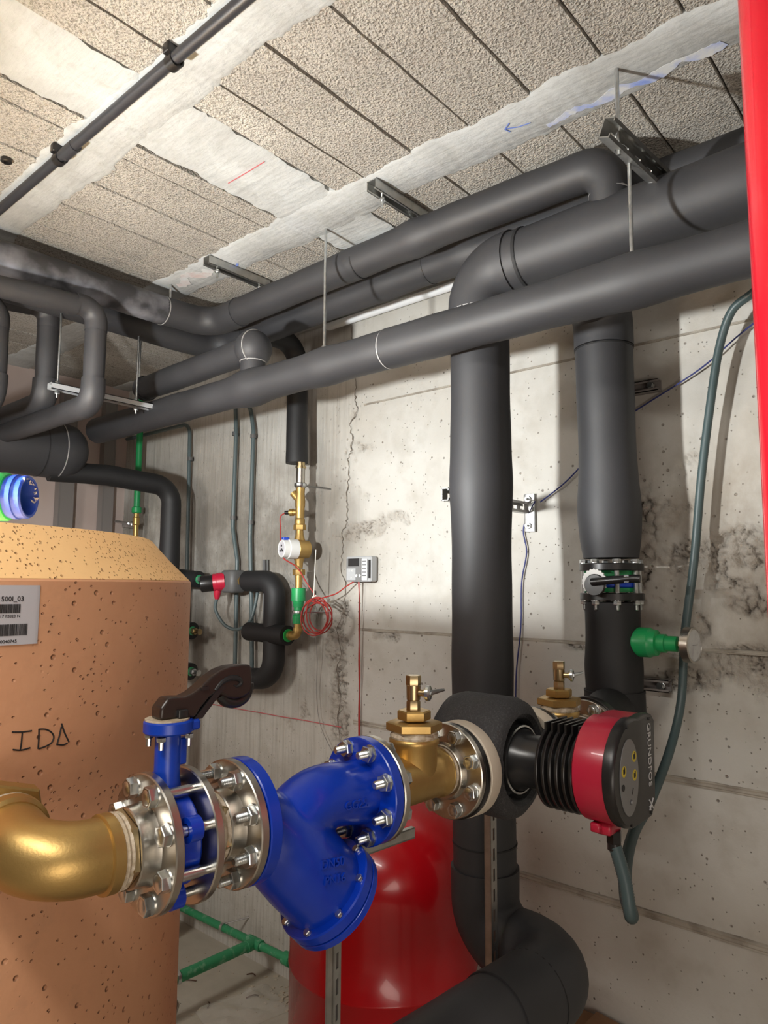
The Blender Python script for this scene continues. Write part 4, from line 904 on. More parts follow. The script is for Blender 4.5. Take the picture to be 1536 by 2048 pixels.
def head_out(r, n=28):
    P = []
    for k in range(n+1): a = PI*.42+PI*1.10*k/n; P.append((r*math.cos(a), r*math.sin(a)))
    P += [(.074*r/HR, -r*.985), (.094*r/HR, -r*.80), (.100*r/HR, r*.86), (.090*r/HR, r*.97), (.06*r/HR, r*.995)]
    return P
o1 = head_out(HR); m = MB()
m.rings([[Vector((PX+.002+p[0]*s_, yy, hz+p[1]*s_)) for p in o1] for yy, s_ in ((.592, .93), (.588, .985), (.534, .985), (.530, .97))], len(o1)).build('red_band', K['redp'], t, ang=40)
m = MB(); m.rings([[Vector((PX+.002+p[0]*s_, yy, hz+p[1]*s_)) for p in o1] for yy, s_ in ((.536, .96), (.533, 1.0), (.522, 1.0), (.516, .985), (.513, .955))], len(o1)); hd = m.build('control_head', K['blackp'], t, ang=40)
FY_ = .5128
m = MB(); n = 40; m.rings([[Vector((PX-.026+.040*math.cos(2*PI*k/n), yy, hz-.002+.065*math.sin(2*PI*k/n))) for k in range(n)] for yy in (FY_+.001, FY_-.0012)], n); m.build('display_panel', K['panelg'], hd)
for (dx, dz) in ((-.050, .012), (-.004, .030), (-.004, -.002)):
    m = MB().lathe([(0, .0095), (.0006, .0095)], (PX+dx, FY_-.001, hz+dz), (0, -1, 0), 24); m.build('warning_sticker', K['yellow'], hd)
    m = MB(); m.box((PX+dx-.001, FY_-.0018, hz+dz), (.006, .0006, .008)); m.box((PX+dx+.002, FY_-.0018, hz+dz+.002), (.0025, .0006, .010)); m.build('sticker_symbol', K['ink'], hd)
m = MB().lathe([(0, .0045), (.001, .0045)], (PX-.023, FY_-.0012, hz-.044), (0, -1, 0), 14); m.build('button', K['greyd'], hd)
m = MB().lathe([(0, .0026), (.001, .0026)], (PX-.023, FY_-.0018, hz-.044), (0, -1, 0), 14); m.build('button_centre', K['greyp'], hd)
MB().lathe([(0, .0055), (.001, .0055)], (PX-.055, FY_-.0012, hz-.014), (0, -1, 0), 14).build('sensor_hole', K['ink'], hd)
MB().tube([(PX-.018, FY_-.0015, hz-.032), (PX-.012, FY_-.0015, hz-.022)], .0008, 6).build('printed_dash', K['ink'], hd)
def face_text(body, size, x, z0, m):
    vs, fs = text_geo(body, size, .0003); mb = MB(); L_ = max(v.x for v in vs)
    # reads downwards along the head's right edge
    mb.add([Vector((PX+x+v.y, FY_-.0006-v.z, z0-v.x)) for v in vs], fs); return mb.build('maker_lettering', K[m], hd), L_
face_text('GRUNDFOS', .0215, .063, hz+.078, 'silver')
m = MB(); q = Vector((PX+.071, FY_-.0008, hz-.068))
for a, b in (((-.009, 0, .009), (.009, 0, -.009)), ((-.009, 0, -.009), (.009, 0, .009)), ((-.009, 0, -.002), (-.004, 0, -.009))): m.tube([q+Vector(a), q+Vector(b)], .0013, 6)
m.build('maker_emblem', K['silver'], hd)
for (dx, dz) in ((-.030, .083), (.072, .085), (.07, -.083), (-.02, -.085)): MB().lathe([(0, .003), (.0008, .003)], (PX+dx, FY_-.0008, hz+dz), (0, -1, 0), 10).build('screw_hole', K['ink'], hd)
m = MB(); m.box((PX-.005, .562, hz-.098), (.050, .030, .022), bev=.006); m.box((PX-.030, .572, hz-.096), (.022, .018, .016), bev=.004); m.build('cable_box', K['redp'], t, ang=50)
MB().hexa((PX+.002, .555, hz-.128), (0, 0, 1), .024, .022, .1).lathe([(-.012, .012), (.0, .012)], (PX+.002, .555, hz-.128), (0, 0, 1), 20).build('cable_gland', K['blackp'], t)

# corrugated hose from overhead to the pump
def corrug(pts, r, pitch=.0045, n=14, amp=.0005):
    Q = smoothline(pts, 14); cl_ = np.concatenate([[0], np.cumsum([(b-a).length for a, b in zip(Q, Q[1:])])]); t_ = np.arange(0, cl_[-1], pitch/2); A = np.array([tuple(q) for q in Q]); P = [Vector(v) for v in np.stack([np.interp(t_, cl_, A[:, i]) for i in range(3)], -1)]
    return MB().tube(P, [r+amp*(1 if i % 2 else -1) for i in range(len(P))], n)
XF = None
hp = [(1.95, -.6, 2.37), (1.93, .10, 2.375), (1.92, .30, 2.375), (1.93, .39, 2.36), (1.95, .446, 2.342), (1.97, .498, 2.315), (1.99, .538, 2.226), (2.0, .573, 2.055), (2.0, .6, 1.879), (2.0, .626, 1.663), (2.0, .658, 1.461), (1.98, .667, 1.29), (1.9, .673, 1.173), (1.72, .66, 1.085), (1.52, .619, 1.076), (1.36, .571, 1.067), (1.27, .535, 1.051)]
hp2 = [(1.235, .512, 1.040), (1.219, .505, 1.040), (1.212, .505, 1.055), (1.214, .513, 1.10), (1.217, .530, 1.15)]
tag(corrug(hp+hp2, .0112).build('flexible_hose', K['hose'], ang=60), 'grey green corrugated hose hanging down the wall and looping up into the pump', 'hose')

# red pipe in the right foreground
t = thing('red_pipe', 'glossy red painted pipe standing in the foreground at the right edge', 'pipe', (.919, .162, 0))
m = MB().tube([(.919, .162, 0), (.919, .162, 2.69)], .045, 40); m.build('pipe_body', K['pipered'], t)
MB().lathe([(-.004, .0455), (0, .0475), (.02, .0475), (.024, .0455)], (.919, .162, .03), (0, 0, 1), 32).build('floor_collar', K['pipered'], t)

# ---------------------------------------------------------------- red expansion vessel
VX, VY, VR = 1.735, 1.50, .285
t = thing('expansion_vessel', 'glossy red domed expansion vessel on the floor behind the blue strainer', 'tank', (VX, VY, 0))
prof = []
zt0, zb0 = .945, .10
for k in range(9): a = PI/2*k/8; prof.append((zb0+.14-.14*math.cos(a)**.88, max(.002, VR*math.sin(a)**.80)))
prof += [(.30, VR), (.466, VR), (.469, VR+.003), (.476, VR+.003), (.479, VR), (.60, VR), (.70, VR)]
for k in range(1, 17): a = PI/2*k/16; prof.append((.70+(zt0-.70)*math.sin(a)**.88, max(.002, VR*math.cos(a)**.80)))
MB().lathe(prof, (VX, VY, 0), (0, 0, 1), 72).build('vessel_body', K['vessel'], t, ang=50)
for k in range(3):
    a = 2*PI*k/3+.5; MB().box((VX+.2*math.cos(a), VY+.2*math.sin(a), .09), (.04, .04, .18), bev=.004).build('leg', K['vessel'], t)
MB().lathe([(0, .018), (.03, .018), (.03, .012), (.05, .012)], (VX, VY, zt0-.004), (0, 0, 1), 18).build('top_valve', K['brassn'], t)

# ---------------------------------------------------------------- slotted channels
def channel(p0, p1, open_dir, w=.041, h=.041, th=.0025, slot=True, name='channel', parent=None, m='galv', pitch=.05, sl=.42):
    """U profile from p0 to p1, open side facing open_dir, back pierced by slots"""
    p0, p1 = Vector(p0), Vector(p1); z = (p1-p0).normalized(); o = Vector(open_dir).normalized(); s_ = z.cross(o); L_ = (p1-p0).length; mb = MB()
    c = lambda u, v, q: p0+s_*u+o*v+z*q
    def bar(u0, u1, v0, v1, q0=0, q1=L_): mb.box(c((u0+u1)/2, (v0+v1)/2, (q0+q1)/2), (abs(u1-u0), abs(v1-v0), q1-q0), (s_, o, z))
    bar(-w/2, -w/2+th, -h/2, h/2); bar(w/2-th, w/2, -h/2, h/2)
    bar(-w/2, -w/2+.008, h/2-th, h/2); bar(w/2-.008, w/2, h/2-th, h/2)
    sw = w*.15
    if slot:
        bar(-w/2, -sw, -h/2, -h/2+th); bar(sw, w/2, -h/2, -h/2+th); q = 0
        while q < L_: bar(-sw, sw, -h/2, -h/2+th, q, min(L_, q+pitch*(1-sl))); q += pitch
    else: bar(-w/2, w/2, -h/2, -h/2+th)
    return mb.build(name, K[m], parent)
t = thing('channel_post', 'slotted steel post standing under the blue strainer', 'support', (.792, .782, 0))
channel((.792, .782, 0.006), (.792, .782, 1.07), (-.30, .954, 0), .024, .013, name='slotted_channel', parent=t, pitch=.036, sl=.62); MB().box((.792, .782, .003), (.09, .09, .006)).build('foot_plate', K['galv'], t)
t = thing('channel_post', 'slotted steel post standing under the pump flange in front of the riser', 'support', (1.495, .958, 0))
channel((1.495, .958, 0.006), (1.495, .958, 1.20), (-.10, .995, 0), .030, .018, name='slotted_channel', parent=t, pitch=.046, sl=.62); MB().box((1.495, .958, .003), (.09, .09, .006)).build('foot_plate', K['galv'], t)
t = thing('channel_bracket', 'short steel channel end jutting out under the blue strainer flange', 'support', (.95, .8, 1.15))
channel((.84, .79, 1.180), (.968, .782, 1.179), (0, 0, 1), .028, .018, slot=False, name='channel', parent=t)

# ceiling hangers
def rod(p0, p1, parent, r=.0045):
    p0, p1 = Vector(p0), Vector(p1); return MB().tube([p0, p1], r, 10).build('threaded_rod', K['zinc'], parent)
def nut(p, parent, d=(0, 0, 1), af=.016, h=.009): return MB().hexa(p, d, af, h).build('nut', K['zinc'], parent)
t = thing('pipe_hanger', 'hanger of slotted channel and threaded rods beside the elbow of the topmost pipe', 'hanger', (1.45, .558, CZ))
channel((1.335, .558, 2.533), (1.60, .535, 2.525), (-.05, -.93, -.37), .042, .026, name='slotted_channel', parent=t, pitch=.055)
rod((1.393, .557, CZ-.004), (1.393, .557, 2.50), t); rod((1.455, .560, 2.555), (1.455, .560, CZ_+.03), t); nut((1.393, .557, 2.512), t); nut((1.455, .56, 2.514), t); nut((1.393, .557, 2.555), t); nut((1.56, .548, 2.505), t)
t = thing('hanger_rod', 'single threaded rod from ceiling rib to the lowest long pipe, left of the riser', 'hanger', (CX_, 1.525, CZ)); rod((CX_, 1.525, CZ-.003), (CX_, 1.525, CZ_+.02), t); nut((CX_, 1.525, CZ_+.055), t, af=.018, h=.012)
for (x0, x1, y, lb) in ((1.36, 1.60, 1.235, 'galvanised channel screwed to the ceiling above the middle of the topmost pipe'), (1.337, 1.60, 1.965, 'galvanised channel screwed to the ceiling near the corner pipe bend')):
    t = thing('ceiling_channel', lb, 'support', (x0, y, CZ-.02)); channel((x0, y, CZ-.020), (x1, y, CZ-.020), (0, 0, -1), .034, .028, slot=False, name='channel', parent=t)
    for x in (x0+.045, x1-.035): rod((x, y, CZ-.01), (x, y, CZ-.065 if x < x1-.1 else DZ+.03), t, .004); nut((x, y, CZ-.048), t)
t = thing('hanger_rod', 'short threaded rod between ceiling and the dusty left pipe run', 'hanger', (1.387, 2.25, CZ)); rod((1.387, 2.262, CZ-.003), (1.387, 2.262, 2.63), t)
t = thing('hung_channel', 'pale grey channel hung on two thin rods behind the drop pipes', 'hanger', (1.2, 2.42, 2.26))
channel((1.036, 2.42, 2.262), (1.43, 2.42, 2.262), (0, 0, -1), .034, .022, slot=False, name='channel', parent=t, m='greyp')
for x in (1.062, 1.358):
    rod((x, 2.42, CZ-.003), (x, 2.42, 2.225), t, .004); nut((x, 2.42, 2.238), t); nut((x, 2.42, 2.274), t)
t = thing('hanger_rod', 'thin rod hanging behind the branch pipe with the end collar', 'hanger', (1.44, 2.56, CZ)); rod((1.445, 2.56, CZ-.003), (1.445, 2.56, 2.40), t, .004)

# wall brackets
t = thing('wall_bracket', 'zinc wall plate with slotted arm holding the riser behind the pump', 'bracket', (WX-.02, 1.15, 1.83))
MB().box((WX-.010, 1.152, 1.828), (.006, .040, .125), bev=.003).build('wall_plate', K['zinc'], t)
channel((1.60, 1.165, 1.845), (WX-.012, 1.165, 1.845), (0, -1, 0), .036, .024, name='slotted_arm', parent=t, pitch=.045)
for z in (1.785, 1.872): MB().hexa((WX-.013, 1.152, z), (-1, 0, 0), .018, .010).lathe([(0, .004), (.024, .004)], (WX-.013, 1.152, z), (-1, 0, 0), 10).build('anchor_bolt', K['zinc'], t)
for (z, lb) in ((2.173, 'upper dark wall bracket with an anchor bolt beside the wall riser'), (1.316, 'lower dark wall bracket with an anchor bolt beside the wall riser')):
    t = thing('wall_bracket', lb, 'bracket', (WX-.02, .76, z)); channel((WX-.022, .84, z), (WX-.022, .715, z), (-1, 0, 0), .034, .028, slot=False, name='channel', parent=t, m='post')
    MB().hexa((WX-.030, .738, z), (-1, 0, 0), .017, .012).lathe([(-.002, .011), (.0, .011)], (WX-.030, .738, z), (-1, 0, 0), 16).build('anchor_bolt', K['zinc'], t)

# ---------------------------------------------------------------- conduits, cables
t = thing('ceiling_conduit', 'dark grey conduit running along the ceiling at upper left', 'conduit', (.741, 1.5, CZ-.03))
MB().tube([(.741, -1.6, 2.665), (.738, 1.2, 2.667), (.743, 3.7, 2.663)], .0125, 20).build('conduit_tube', K['condk'], t)
for y in (1.228, 1.745):
    m = MB().lathe([(-.012, .0135), (-.012, .017), (.012, .017), (.012, .0135)], (.741, y, 2.666), (0, 1, 0), 20, closed=True); m.box((.736, y, 2.686), (.034, .020, .022), bev=.003); m.build('conduit_clip', K['blackp'], t)
MB().lathe([(-.03, .0155), (.03, .0155)], (.741, 1.69, 2.666), (0, 1, 0), 20).build('coupling', K['condk'], t)
tag(MB().lathe([(0, .014), (.008, .014), (.01, .011), (.010, .006), (.004, .005)], (.672, 1.905, CZ-.003), (0, 0, -1), 20).build('ceiling_anchor', K['blackp']), 'small black ring anchor on the ceiling at the left edge', 'anchor')
tag(MB().tube([(2.028, -1.6, 2.673), (2.028, 1.9, 2.673), (2.028, 2.075, 2.673), (2.028, 2.085, 2.673)], [.0165, .0165, .0165, .014], 20).build('white_conduit', K['tubew']), 'white plastic conduit along the top of the wall behind the overhead pipes', 'lamp')  # pale plastic conduit, gives no light
def wall_conduit(pts, label, clips, r=.0095):
    t = thing('wall_conduit', label, 'conduit', pts[-1]); MB().tube(fil(pts, .06, 8), r, 14).build('conduit_tube', K['conduit'], t)
    for (y, z) in clips:
        m = MB().lathe([(-.009, r), (-.009, r+.004), (.009, r+.004), (.009, r)], (2.03, y, z), (0, 0, 1), 14, closed=True); m.box((2.043, y+.012, z), (.026, .016, .014)); m.build('conduit_clip', K['castg'], t)
wall_conduit([(2.03, 3.7, 2.405), (2.03, 3.08, 2.405), (2.03, 3.055, 1.4)], 'grey wall conduit bending out behind the header, leftmost of three', [(3.068, 2.22)])
wall_conduit([(2.03, 2.705, 2.43), (2.03, 2.695, 2.30), (2.03, 2.70, 1.85), (2.03, 2.66, 1.70), (2.03, 2.655, 1.17)], 'grey wall conduit running straight down to the small pump, middle of three', [(2.703, 2.30), (2.70, 1.90)])
wall_conduit([(1.9, 2.62, 2.445), (2.03, 2.60, 2.44), (2.03, 2.565, 2.30), (2.03, 2.57, 1.80), (2.03, 2.545, 1.45), (2.03, 2.53, 1.13)], 'grey wall conduit nearest the brass water meter, rightmost of three', [(2.566, 2.27), (2.57, 1.87)])
tag(MB().tube([(2.045, 2.485, 1.70), (2.045, 2.46, 1.19)], .008, 10).tube([(2.045, 2.462, 1.70), (2.045, 2.437, 1.19)], .005, 10).build('bare_tubes', K['castg']), 'pair of thin grey tubes on the wall behind the small black pipe loop', 'tube')
tag(MB().tube(smoothline([(2.045, -1.0, 2.56), (2.045, .10, 2.50), (2.04, .455, 2.30), (2.04, .60, 2.20), (2.045, .78, 2.115), (2.045, .86, 2.07), (2.045, .965, 1.965), (2.045, 1.03, 1.91), (2.045, 1.11, 1.86)]), .0024, 8).build('blue_cable', K['bluec']), 'thin dark blue cable strung along the wall behind the wall riser', 'cable')
tag(MB().tube(smoothline([(2.048, 1.13, 1.865), (2.05, 1.175, 1.78), (2.05, 1.165, 1.70), (2.05, 1.185, 1.60), (2.05, 1.19, 1.46), (2.05, 1.21, 1.30), (2.05, 1.215, 1.1)]), .0024, 8).build('blue_cable', K['bluec']), 'thin blue cable hanging down the wall from the zinc bracket plate', 'cable')

# ---------------------------------------------------------------- meter riser
MX, MY = 1.95, 2.150
t = thing('insulated_pipe', 'short black insulated drop with cut end above the brass water meter', 'pipe', (MX, 2.17, 2.09))
pipe_part('pipe_sleeve', fil([(1.75, 2.185, 2.60), (MX, 2.185, 2.60), (MX, 2.175, 2.09)], .09, 10), .043, t, 'insdk', bumps=[((MX, 2.175, 2.09), .004, .06)])
t = thing('meter_riser', 'brass fittings riser with white water meter and green plastic socket on the wall', 'water meter', (MX, MY, 1.4))
def ml(prof, name, m, n=24, y=MY): return MB().lathe([(h, r) for h, r in prof], (MX, y, 0), (0, 0, 1), n).build(name, K[m], t)
ml([(2.10, .018), (2.075, .018), (2.074, .022), (2.065, .022)][::-1], 'nipple', 'brassn')
ml([(2.005, .018), (2.068, .018)], 'valve_barrel', 'steel')
ml([(1.985, .020), (1.992, .026), (2.002, .026), (2.006, .020)], 'pipe_clamp', 'zinc')
MB().tube([(MX+.02, MY-.01, 1.994), (WX, MY-.07, 1.985)], .0035, 8).build('clamp_screw', K['zinc'], t)
m = MB().lathe([(1.905, .020), (1.93, .021), (1.960, .018), (1.985, .019)], (MX, MY, 0), (0, 0, 1), 24); m.tube([(MX, MY, 1.93), (MX-.012, MY+.03, 1.965)], [.016, .015], 16); m.build('filter_body', K['brass'], t)
m = MB().lathe([(1.83, .018), (1.835, .021), (1.855, .021), (1.86, .018), (1.905, .019)], (MX, MY, 0), (0, 0, 1), 24); m.lathe([(0, .012), (.03, .012), (.03, .015), (.045, .015)], (MX, MY, 1.885), (-.35, .94, 0), 16); m.build('probe_tee', K['brass'], t)
MB().lathe([(.045, .009), (.068, .008)], (MX, MY, 1.885), (-.35, .94, 0), 14).build('probe', K['blackp'], t)
m = MB().hexa((MX, MY, 1.812), (0, 0, 1), .044, .022, .1); m.lathe([(1.75, .030), (1.79, .017), (1.815, .015)], (MX, MY, 0), (0, 0, 1), 20); m.lathe([(1.655, .015), (1.68, .017), (1.72, .030)], (MX, MY, 0), (0, 0, 1), 20); m.hexa((MX, MY, 1.628), (0, 0, 1), .044, .024, .1); m.lathe([(1.575, .014), (1.63, .016)], (MX, MY, 0), (0, 0, 1), 18)
md_ = Vector((-.95, .30, .0)).normalized(); m.lathe([(-.03, .035), (.02, .040), (.024, .036)], (MX, MY-.012, 1.733), md_, 28); m.build('meter_body', K['brass'], t)
mc = Vector((MX, MY-.012, 1.733))
dm = MB().lathe([(.022, .040), (.06, .040), (.063, .037), (.085, .036), (.088, .033), (.086, .030)], mc, md_, 32).build('meter_head', K['white'], t)
MB().lathe([(.0855, .030), (.0865, .030)], mc, md_, 28).build('meter_dial', K['paperl'], dm)
x_, y_, z_ = frame(md_)
m = MB()
for (a, b) in ((.0, .012), (.010, -.008), (-.012, -.008), (.002, -.002)): m.box(mc+md_*.0872+x_*a+y_*b, (.011, .007, .0008), (x_, y_, z_))
m.build('dial_marks', K['ink'], dm)
MB().box(mc+md_*.07+Vector((0, 0, .040)), (.022, .026, .012), (x_, Vector((0, 0, 1)).cross(x_), Vector((0, 0, 1))), bev=.003).build('blue_cap', K['bluep'], dm)['label'] = 'bright blue cap'
ml([(1.525, .029), (1.575, .029), (1.577, .026)], 'green_socket', 'green'); ml([(1.50, .021), (1.515, .022), (1.52, .024), (1.526, .024)], 'green_neck', 'green'); ml([(1.46, .017), (1.50, .017)], 'green_pipe', 'green'); ml([(1.435, .0215), (1.468, .0225), (1.47, .018)], 'green_coupling', 'green')
ml([(1.474, .018), (1.476, .024), (1.486, .024), (1.488, .018)], 'pipe_clamp', 'zinc'); MB().tube([(MX+.02, MY-.01, 1.481), (WX, MY-.07, 1.478)], .0035, 8).build('clamp_screw', K['zinc'], t)
m = MB().tube(fil([(MX, MY, 1.44), (MX, MY, 1.385), (MX, MY+.055, 1.385)], .022, 8), .016, 18); m.lathe([(1.405, .020), (1.418, .020)], (MX, MY, 0), (0, 0, 1), 18); m.lathe([(.035, .019), (.05, .019)], (MX, MY, 1.385), (0, 1, 0), 18); m.build('brass_bend', K['brass'], t)

# black loop with branch
t = thing('insulated_loop', 'black insulated C shaped pipe loop on the wall beside the water meter', 'pipe', (1.97, 2.35, 1.38))
pipe_part('loop_sleeve', fil([(1.97, 2.505, 1.605), (1.97, 2.318, 1.605), (1.97, 2.318, 1.200), (1.97, 2.58, 1.180)], [.07, .09], 12), .0455, t, 'insdk')
pipe_part('branch_sleeve', [(1.965, 2.48, 1.388), (1.945, 2.205, 1.385)], .040, t, 'insdk')
MB().lathe([(-.004, .014), (.0, .026), (.0035, .026), (.004, .020)], (1.945, 2.203, 1.385), (0, -1, 0), 24).build('green_end_ring', K['greenl'], t)
# small circulator
t = thing('small_circulator', 'small grey and red circulator pump left of the black pipe loop', 'pump', (1.97, 2.62, 1.6))
MB().lathe([(0, .017), (.03, .017), (.03, .021), (.045, .021)], (1.97, 2.505, 1.605), (0, 1, 0), 6, rot=.2).build('union', K['brass'], t)
m = MB(); m.box((1.965, 2.60, 1.603), (.085, .095, .10), bev=.022); m.build('pump_casting', K['castg'], t, ang=50)
pd = Vector((-.72, .66, -.12)).normalized(); pc = Vector((1.945, 2.63, 1.603))
MB().lathe([(0, .042), (.035, .042), (.037, .040), (.052, .040)], pc, pd, 28).build('red_collar', K['redp'], t)
MB().lathe([(.052, .036), (.054, .037), (.105, .037), (.108, .034)], pc, pd, 28).build('control_knob', K['blackp'], t)
MB().lathe([(0, .019), (.03, .019), (.03, .014), (.07, .014)], (1.97, 2.70, 1.605), (0, 1, 0), 14).build('union', K['zinc'], t)
MB().tube([pc+pd*.03, pc+pd*.035+Vector((0, 0, -.055)), pc+pd*.035+Vector((0, 0, -.075))], [.02, .016, .010], 14).build('plug', K['redp'], t)
a_ = pc+pd*.035+Vector((0, 0, -.07))
tag(MB().tube(smoothline([a_, a_+Vector((0, .01, -.05)), a_+Vector((.02, -.02, -.11)), (1.96, 2.60, 1.395), (1.97, 2.55, 1.395), (1.985, 2.50, 1.43), (2.0, 2.485, 1.50), (2.02, 2.487, 1.60)]), .0075, 12).build('pump_cable', K['conduit']), 'grey cable hanging in a loop under the small circulator', 'cable')
for (z, y, lb) in ((1.612, 2.86, 'black insulated stub with steel union beside the tank, level with the small circulator'), (1.372, 2.90, 'black insulated stub with brass nipple half hidden by the tank, below the circulator'), (1.185, 2.90, 'black insulated stub with steel union half hidden by tank, above the brown lever')):
    t = thing('pipe_stub', lb, 'pipe', (1.96, y, z))
    if 1: pipe_part('stub_sleeve', [(1.92, y+.3, z+.02), (1.95, y-.02, z)], .040, t, 'insdk'); e = Vector((1.95, y-.02, z)); d = Vector((.1, -1, -.05))
    else: pipe_part('stub_sleeve', [(2.05, y, z), (1.90, y-.0, z)], .052, t, 'insdk'); e = Vector((1.90, y, z)); d = Vector((-.6, -.7, -.05))
    MB().lathe([(-.003, .012), (0, .021), (.003, .021), (.004, .014)], e, d, 20).build('green_end_ring', K['greend'], t)
    MB().hexa(e, d, .030, .025).lathe([(.02, .010), (.045, .010), (.045, .014), (.055, .014)], e, d, 14).build('nipple', K['brassn' if 1.3 < z < 1.5 else 'zinc'], t)
# heat meter
t = thing('meter_computer', 'small grey meter box with dark display screwed to the wall', 'meter', (WX-.02, 1.885, 1.60))
ax3 = (Vector((0, -1, 0)), Vector((0, 0, 1)), Vector((-1, 0, 0)))
bx = Vector((WX-.024, 1.885, 1.652))
MB().box(bx, (.135, .098, .036), ax3, .008).build('case', K['greyp'], t)
def on(dx, dz, w, h, m, name, dep=.0195): return MB().box(bx+Vector((-dep, -dx, dz)), (w, h, .002), ax3).build(name, K[m], t)
on(-.022, -.002, .080, .088, 'panelg', 'front_cover'); on(-.022, .026, .056, .030, 'ink', 'display', .0215); on(-.034, -.020, .048, .046, 'greyp', 'keypad', .0215); on(.035, -.002, .028, .080, 'white', 'type_label', .0205)
for k in range(5): on(.035, .030-k*.014, .020, .003, 'greyd', 'label_print', .0218)
on(.060, .0, .010, .07, 'ink', 'cable_slots')
for x in (-.005, .013): MB().lathe([(0, .006), (.001, .006), (.001, .004)], bx+Vector((-.0225, -x, -.026)), (-1, 0, 0), 16).build('button', K['white'], t)
m = MB()
for s_, dx, dz, sz in (('K 00', -.046, -.010, .011), ('OK', -.038, -.036, .007)):
    vs, fs = text_geo(s_, sz, .0002); m.add([bx+Vector((-.0228-v.z, -(dx+v.x), dz+v.y)) for v in vs], fs)
m.build('printed_marks', K['white'], t)
# red sensor cable with coil
cabl = smoothline([(MX-.020, 2.214, 1.885), (MX-.03, 2.235, 1.87), (MX-.03, 2.235, 1.83), (MX-.045, 2.215, 1.765), (MX-.075, 2.165, 1.70), (MX-.03, 2.13, 1.66), (MX+.0, 2.105, 1.60), (MX+.01, 2.07, 1.555), (MX+.01, 2.055, 1.535)], 8)
coil = []
for k in range(5*28):
    a = 2*PI*k/28; j = k//28
    coil.append(Vector((MX-.02+.006*j+.006*math.sin(a*1.3), 2.035+.075*(1-.06*((j*2) % 3))*math.cos(a+PI/2)-.010*math.sin(j*2.1), 1.466+(.072-.004*j)*math.sin(a+PI/2)+.008*math.sin(j*1.7))))
tag(MB().tube(cabl+coil+smoothline([coil[-1], (MX, 2.03, 1.535), (MX+.04, 1.98, 1.555), (MX+.06, 1.94, 1.585), (WX-.03, 1.915, 1.605)], 6), .0026, 7).build('sensor_cable', K['redc']), 'red sensor cable wound into a loose coil below the water meter', 'cable')
tag(MB().tube(smoothline([(WX-.03, 1.895, 1.61), (WX-.02, 1.895, 1.50), (WX-.015, 1.902, 1.30), (WX-.012, 1.898, 1.10), (WX-.012, 1.895, .80)]), .0025, 7).tube(smoothline([(WX-.03, 1.890, 1.61), (WX-.02, 1.898, 1.40), (WX-.015, 1.895, 1.25), (WX-.012, 1.903, 1.10), (WX-.012, 1.897, .80)]), .0022, 7).build('sensor_cable', K['redc']), 'twisted red cable hanging straight down from the grey meter box', 'cable')
tag(MB().tube([(MX-.01, 2.042, 1.728), (MX-.012, 2.045, 1.62), (MX-.012, 2.048, 1.535)], .0018, 6).tube([(MX-.02, 2.05, 1.54), (MX-.006, 2.04, 1.548)], .0035, 6).build('hanging_thread', K['whitet']), 'white tie strip holding the red cable coil', 'cable tie')
tag(MB().tube(smoothline([(MX-.03, 2.235, 1.74), (MX-.02, 2.235, 1.70), (MX, 2.21, 1.62), (MX+.02, 2.16, 1.56), (MX+.05, 2.12, 1.46), (MX+.08, 2.12, 1.30), (MX+.09, 2.13, 1.15), (MX+.09, 2.10, 1.02), (MX+.09, 2.0, .9)]), .0013, 6).build('grey_wire', K['wire']), 'thin grey wire trailing from the white meter head down the wall', 'cable')

# green pipes
t = thing('green_pipe', 'thin green plastic pipe dropping down the wall at the far corner', 'pipe', (1.98, 3.48, 1.9))
MB().tube([(1.98, 3.475, 2.6), (1.98, 3.475, 2.0)], .0165, 16).build('pipe_body', K['green'], t)
MB().lathe([(1.965, .020), (1.97, .026), (1.995, .026), (2.0, .018)], (1.98, 3.475, 0), (0, 0, 1), 18).build('coupling', K['green'], t)
MB().lathe([(2.168, .017), (2.17, .022), (2.182, .022), (2.184, .017)], (1.98, 3.475, 0), (0, 0, 1), 18).build('pipe_clamp', K['zinc'], t); MB().tube([(1.98, 3.47, 2.176), (WX, 3.40, 2.17)], .003, 6).build('clamp_screw', K['zinc'], t)
MB().lathe([(1.70, .014), (1.90, .014), (1.905, .018), (1.94, .018), (1.945, .014), (1.967, .014)], (1.98, 3.475, 0), (0, 0, 1), 16).build('brass_tail', K['brass'], t)
m = MB(); m.box((1.97, 3.53, 1.905), (.03, .10, .03), bev=.008); m.tube([(1.95, 3.50, 1.91), (1.93, 3.60, 1.925)], .007, 8); m.build('shutoff_valve', K['zinc'], t, ang=50)
t = thing('floor_pipe', 'dusty green plastic pipe with a tee near the floor behind the red vessel', 'pipe', (1.97, 2.38, .14))
MB().tube([(1.965, 3.4, .115), (1.965, 2.0, .148)], .0155, 18).build('pipe_body', K['greend'], t)
MB().tube([(1.965, 2.39, .14), (1.30, 2.39, .15)], .0205, 18).build('branch_pipe', K['greend'], t)
m = MB().lathe([(-.042, .020), (-.040, .0215), (.040, .0215), (.042, .020)], (1.965, 2.39, .139), (0, 1, 0), 20); m.lathe([(0, .0215), (.045, .0235), (.047, .021)], (1.965, 2.39, .139), (-1, 0, 0), 20); m.build('tee', K['greend'], t)
m = MB().lathe([(0, .020), (.002, .0245), (.04, .0245), (.043, .018)], (1.965, 2.21, .143), (0, -1, 0), 20); m.build('socket', K['greend'], t)
MB().lathe([(.04, .016), (.075, .016), (.075, .02), (.10, .02)], (1.965, 2.21, .143), (0, -1, 0), 8).build('brass_tail', K['brass'], t)
for (c, d, r) in (((1.965, 2.60, .135), (0, 1, 0), .0165), ((1.60, 2.39, .147), (1, 0, 0), .0215)): MB().lathe([(-.007, r-.001), (-.007, r+.004), (.007, r+.004), (.007, r-.001)], c, d, 20, closed=True).build('pipe_clamp', K['zinc'], t)
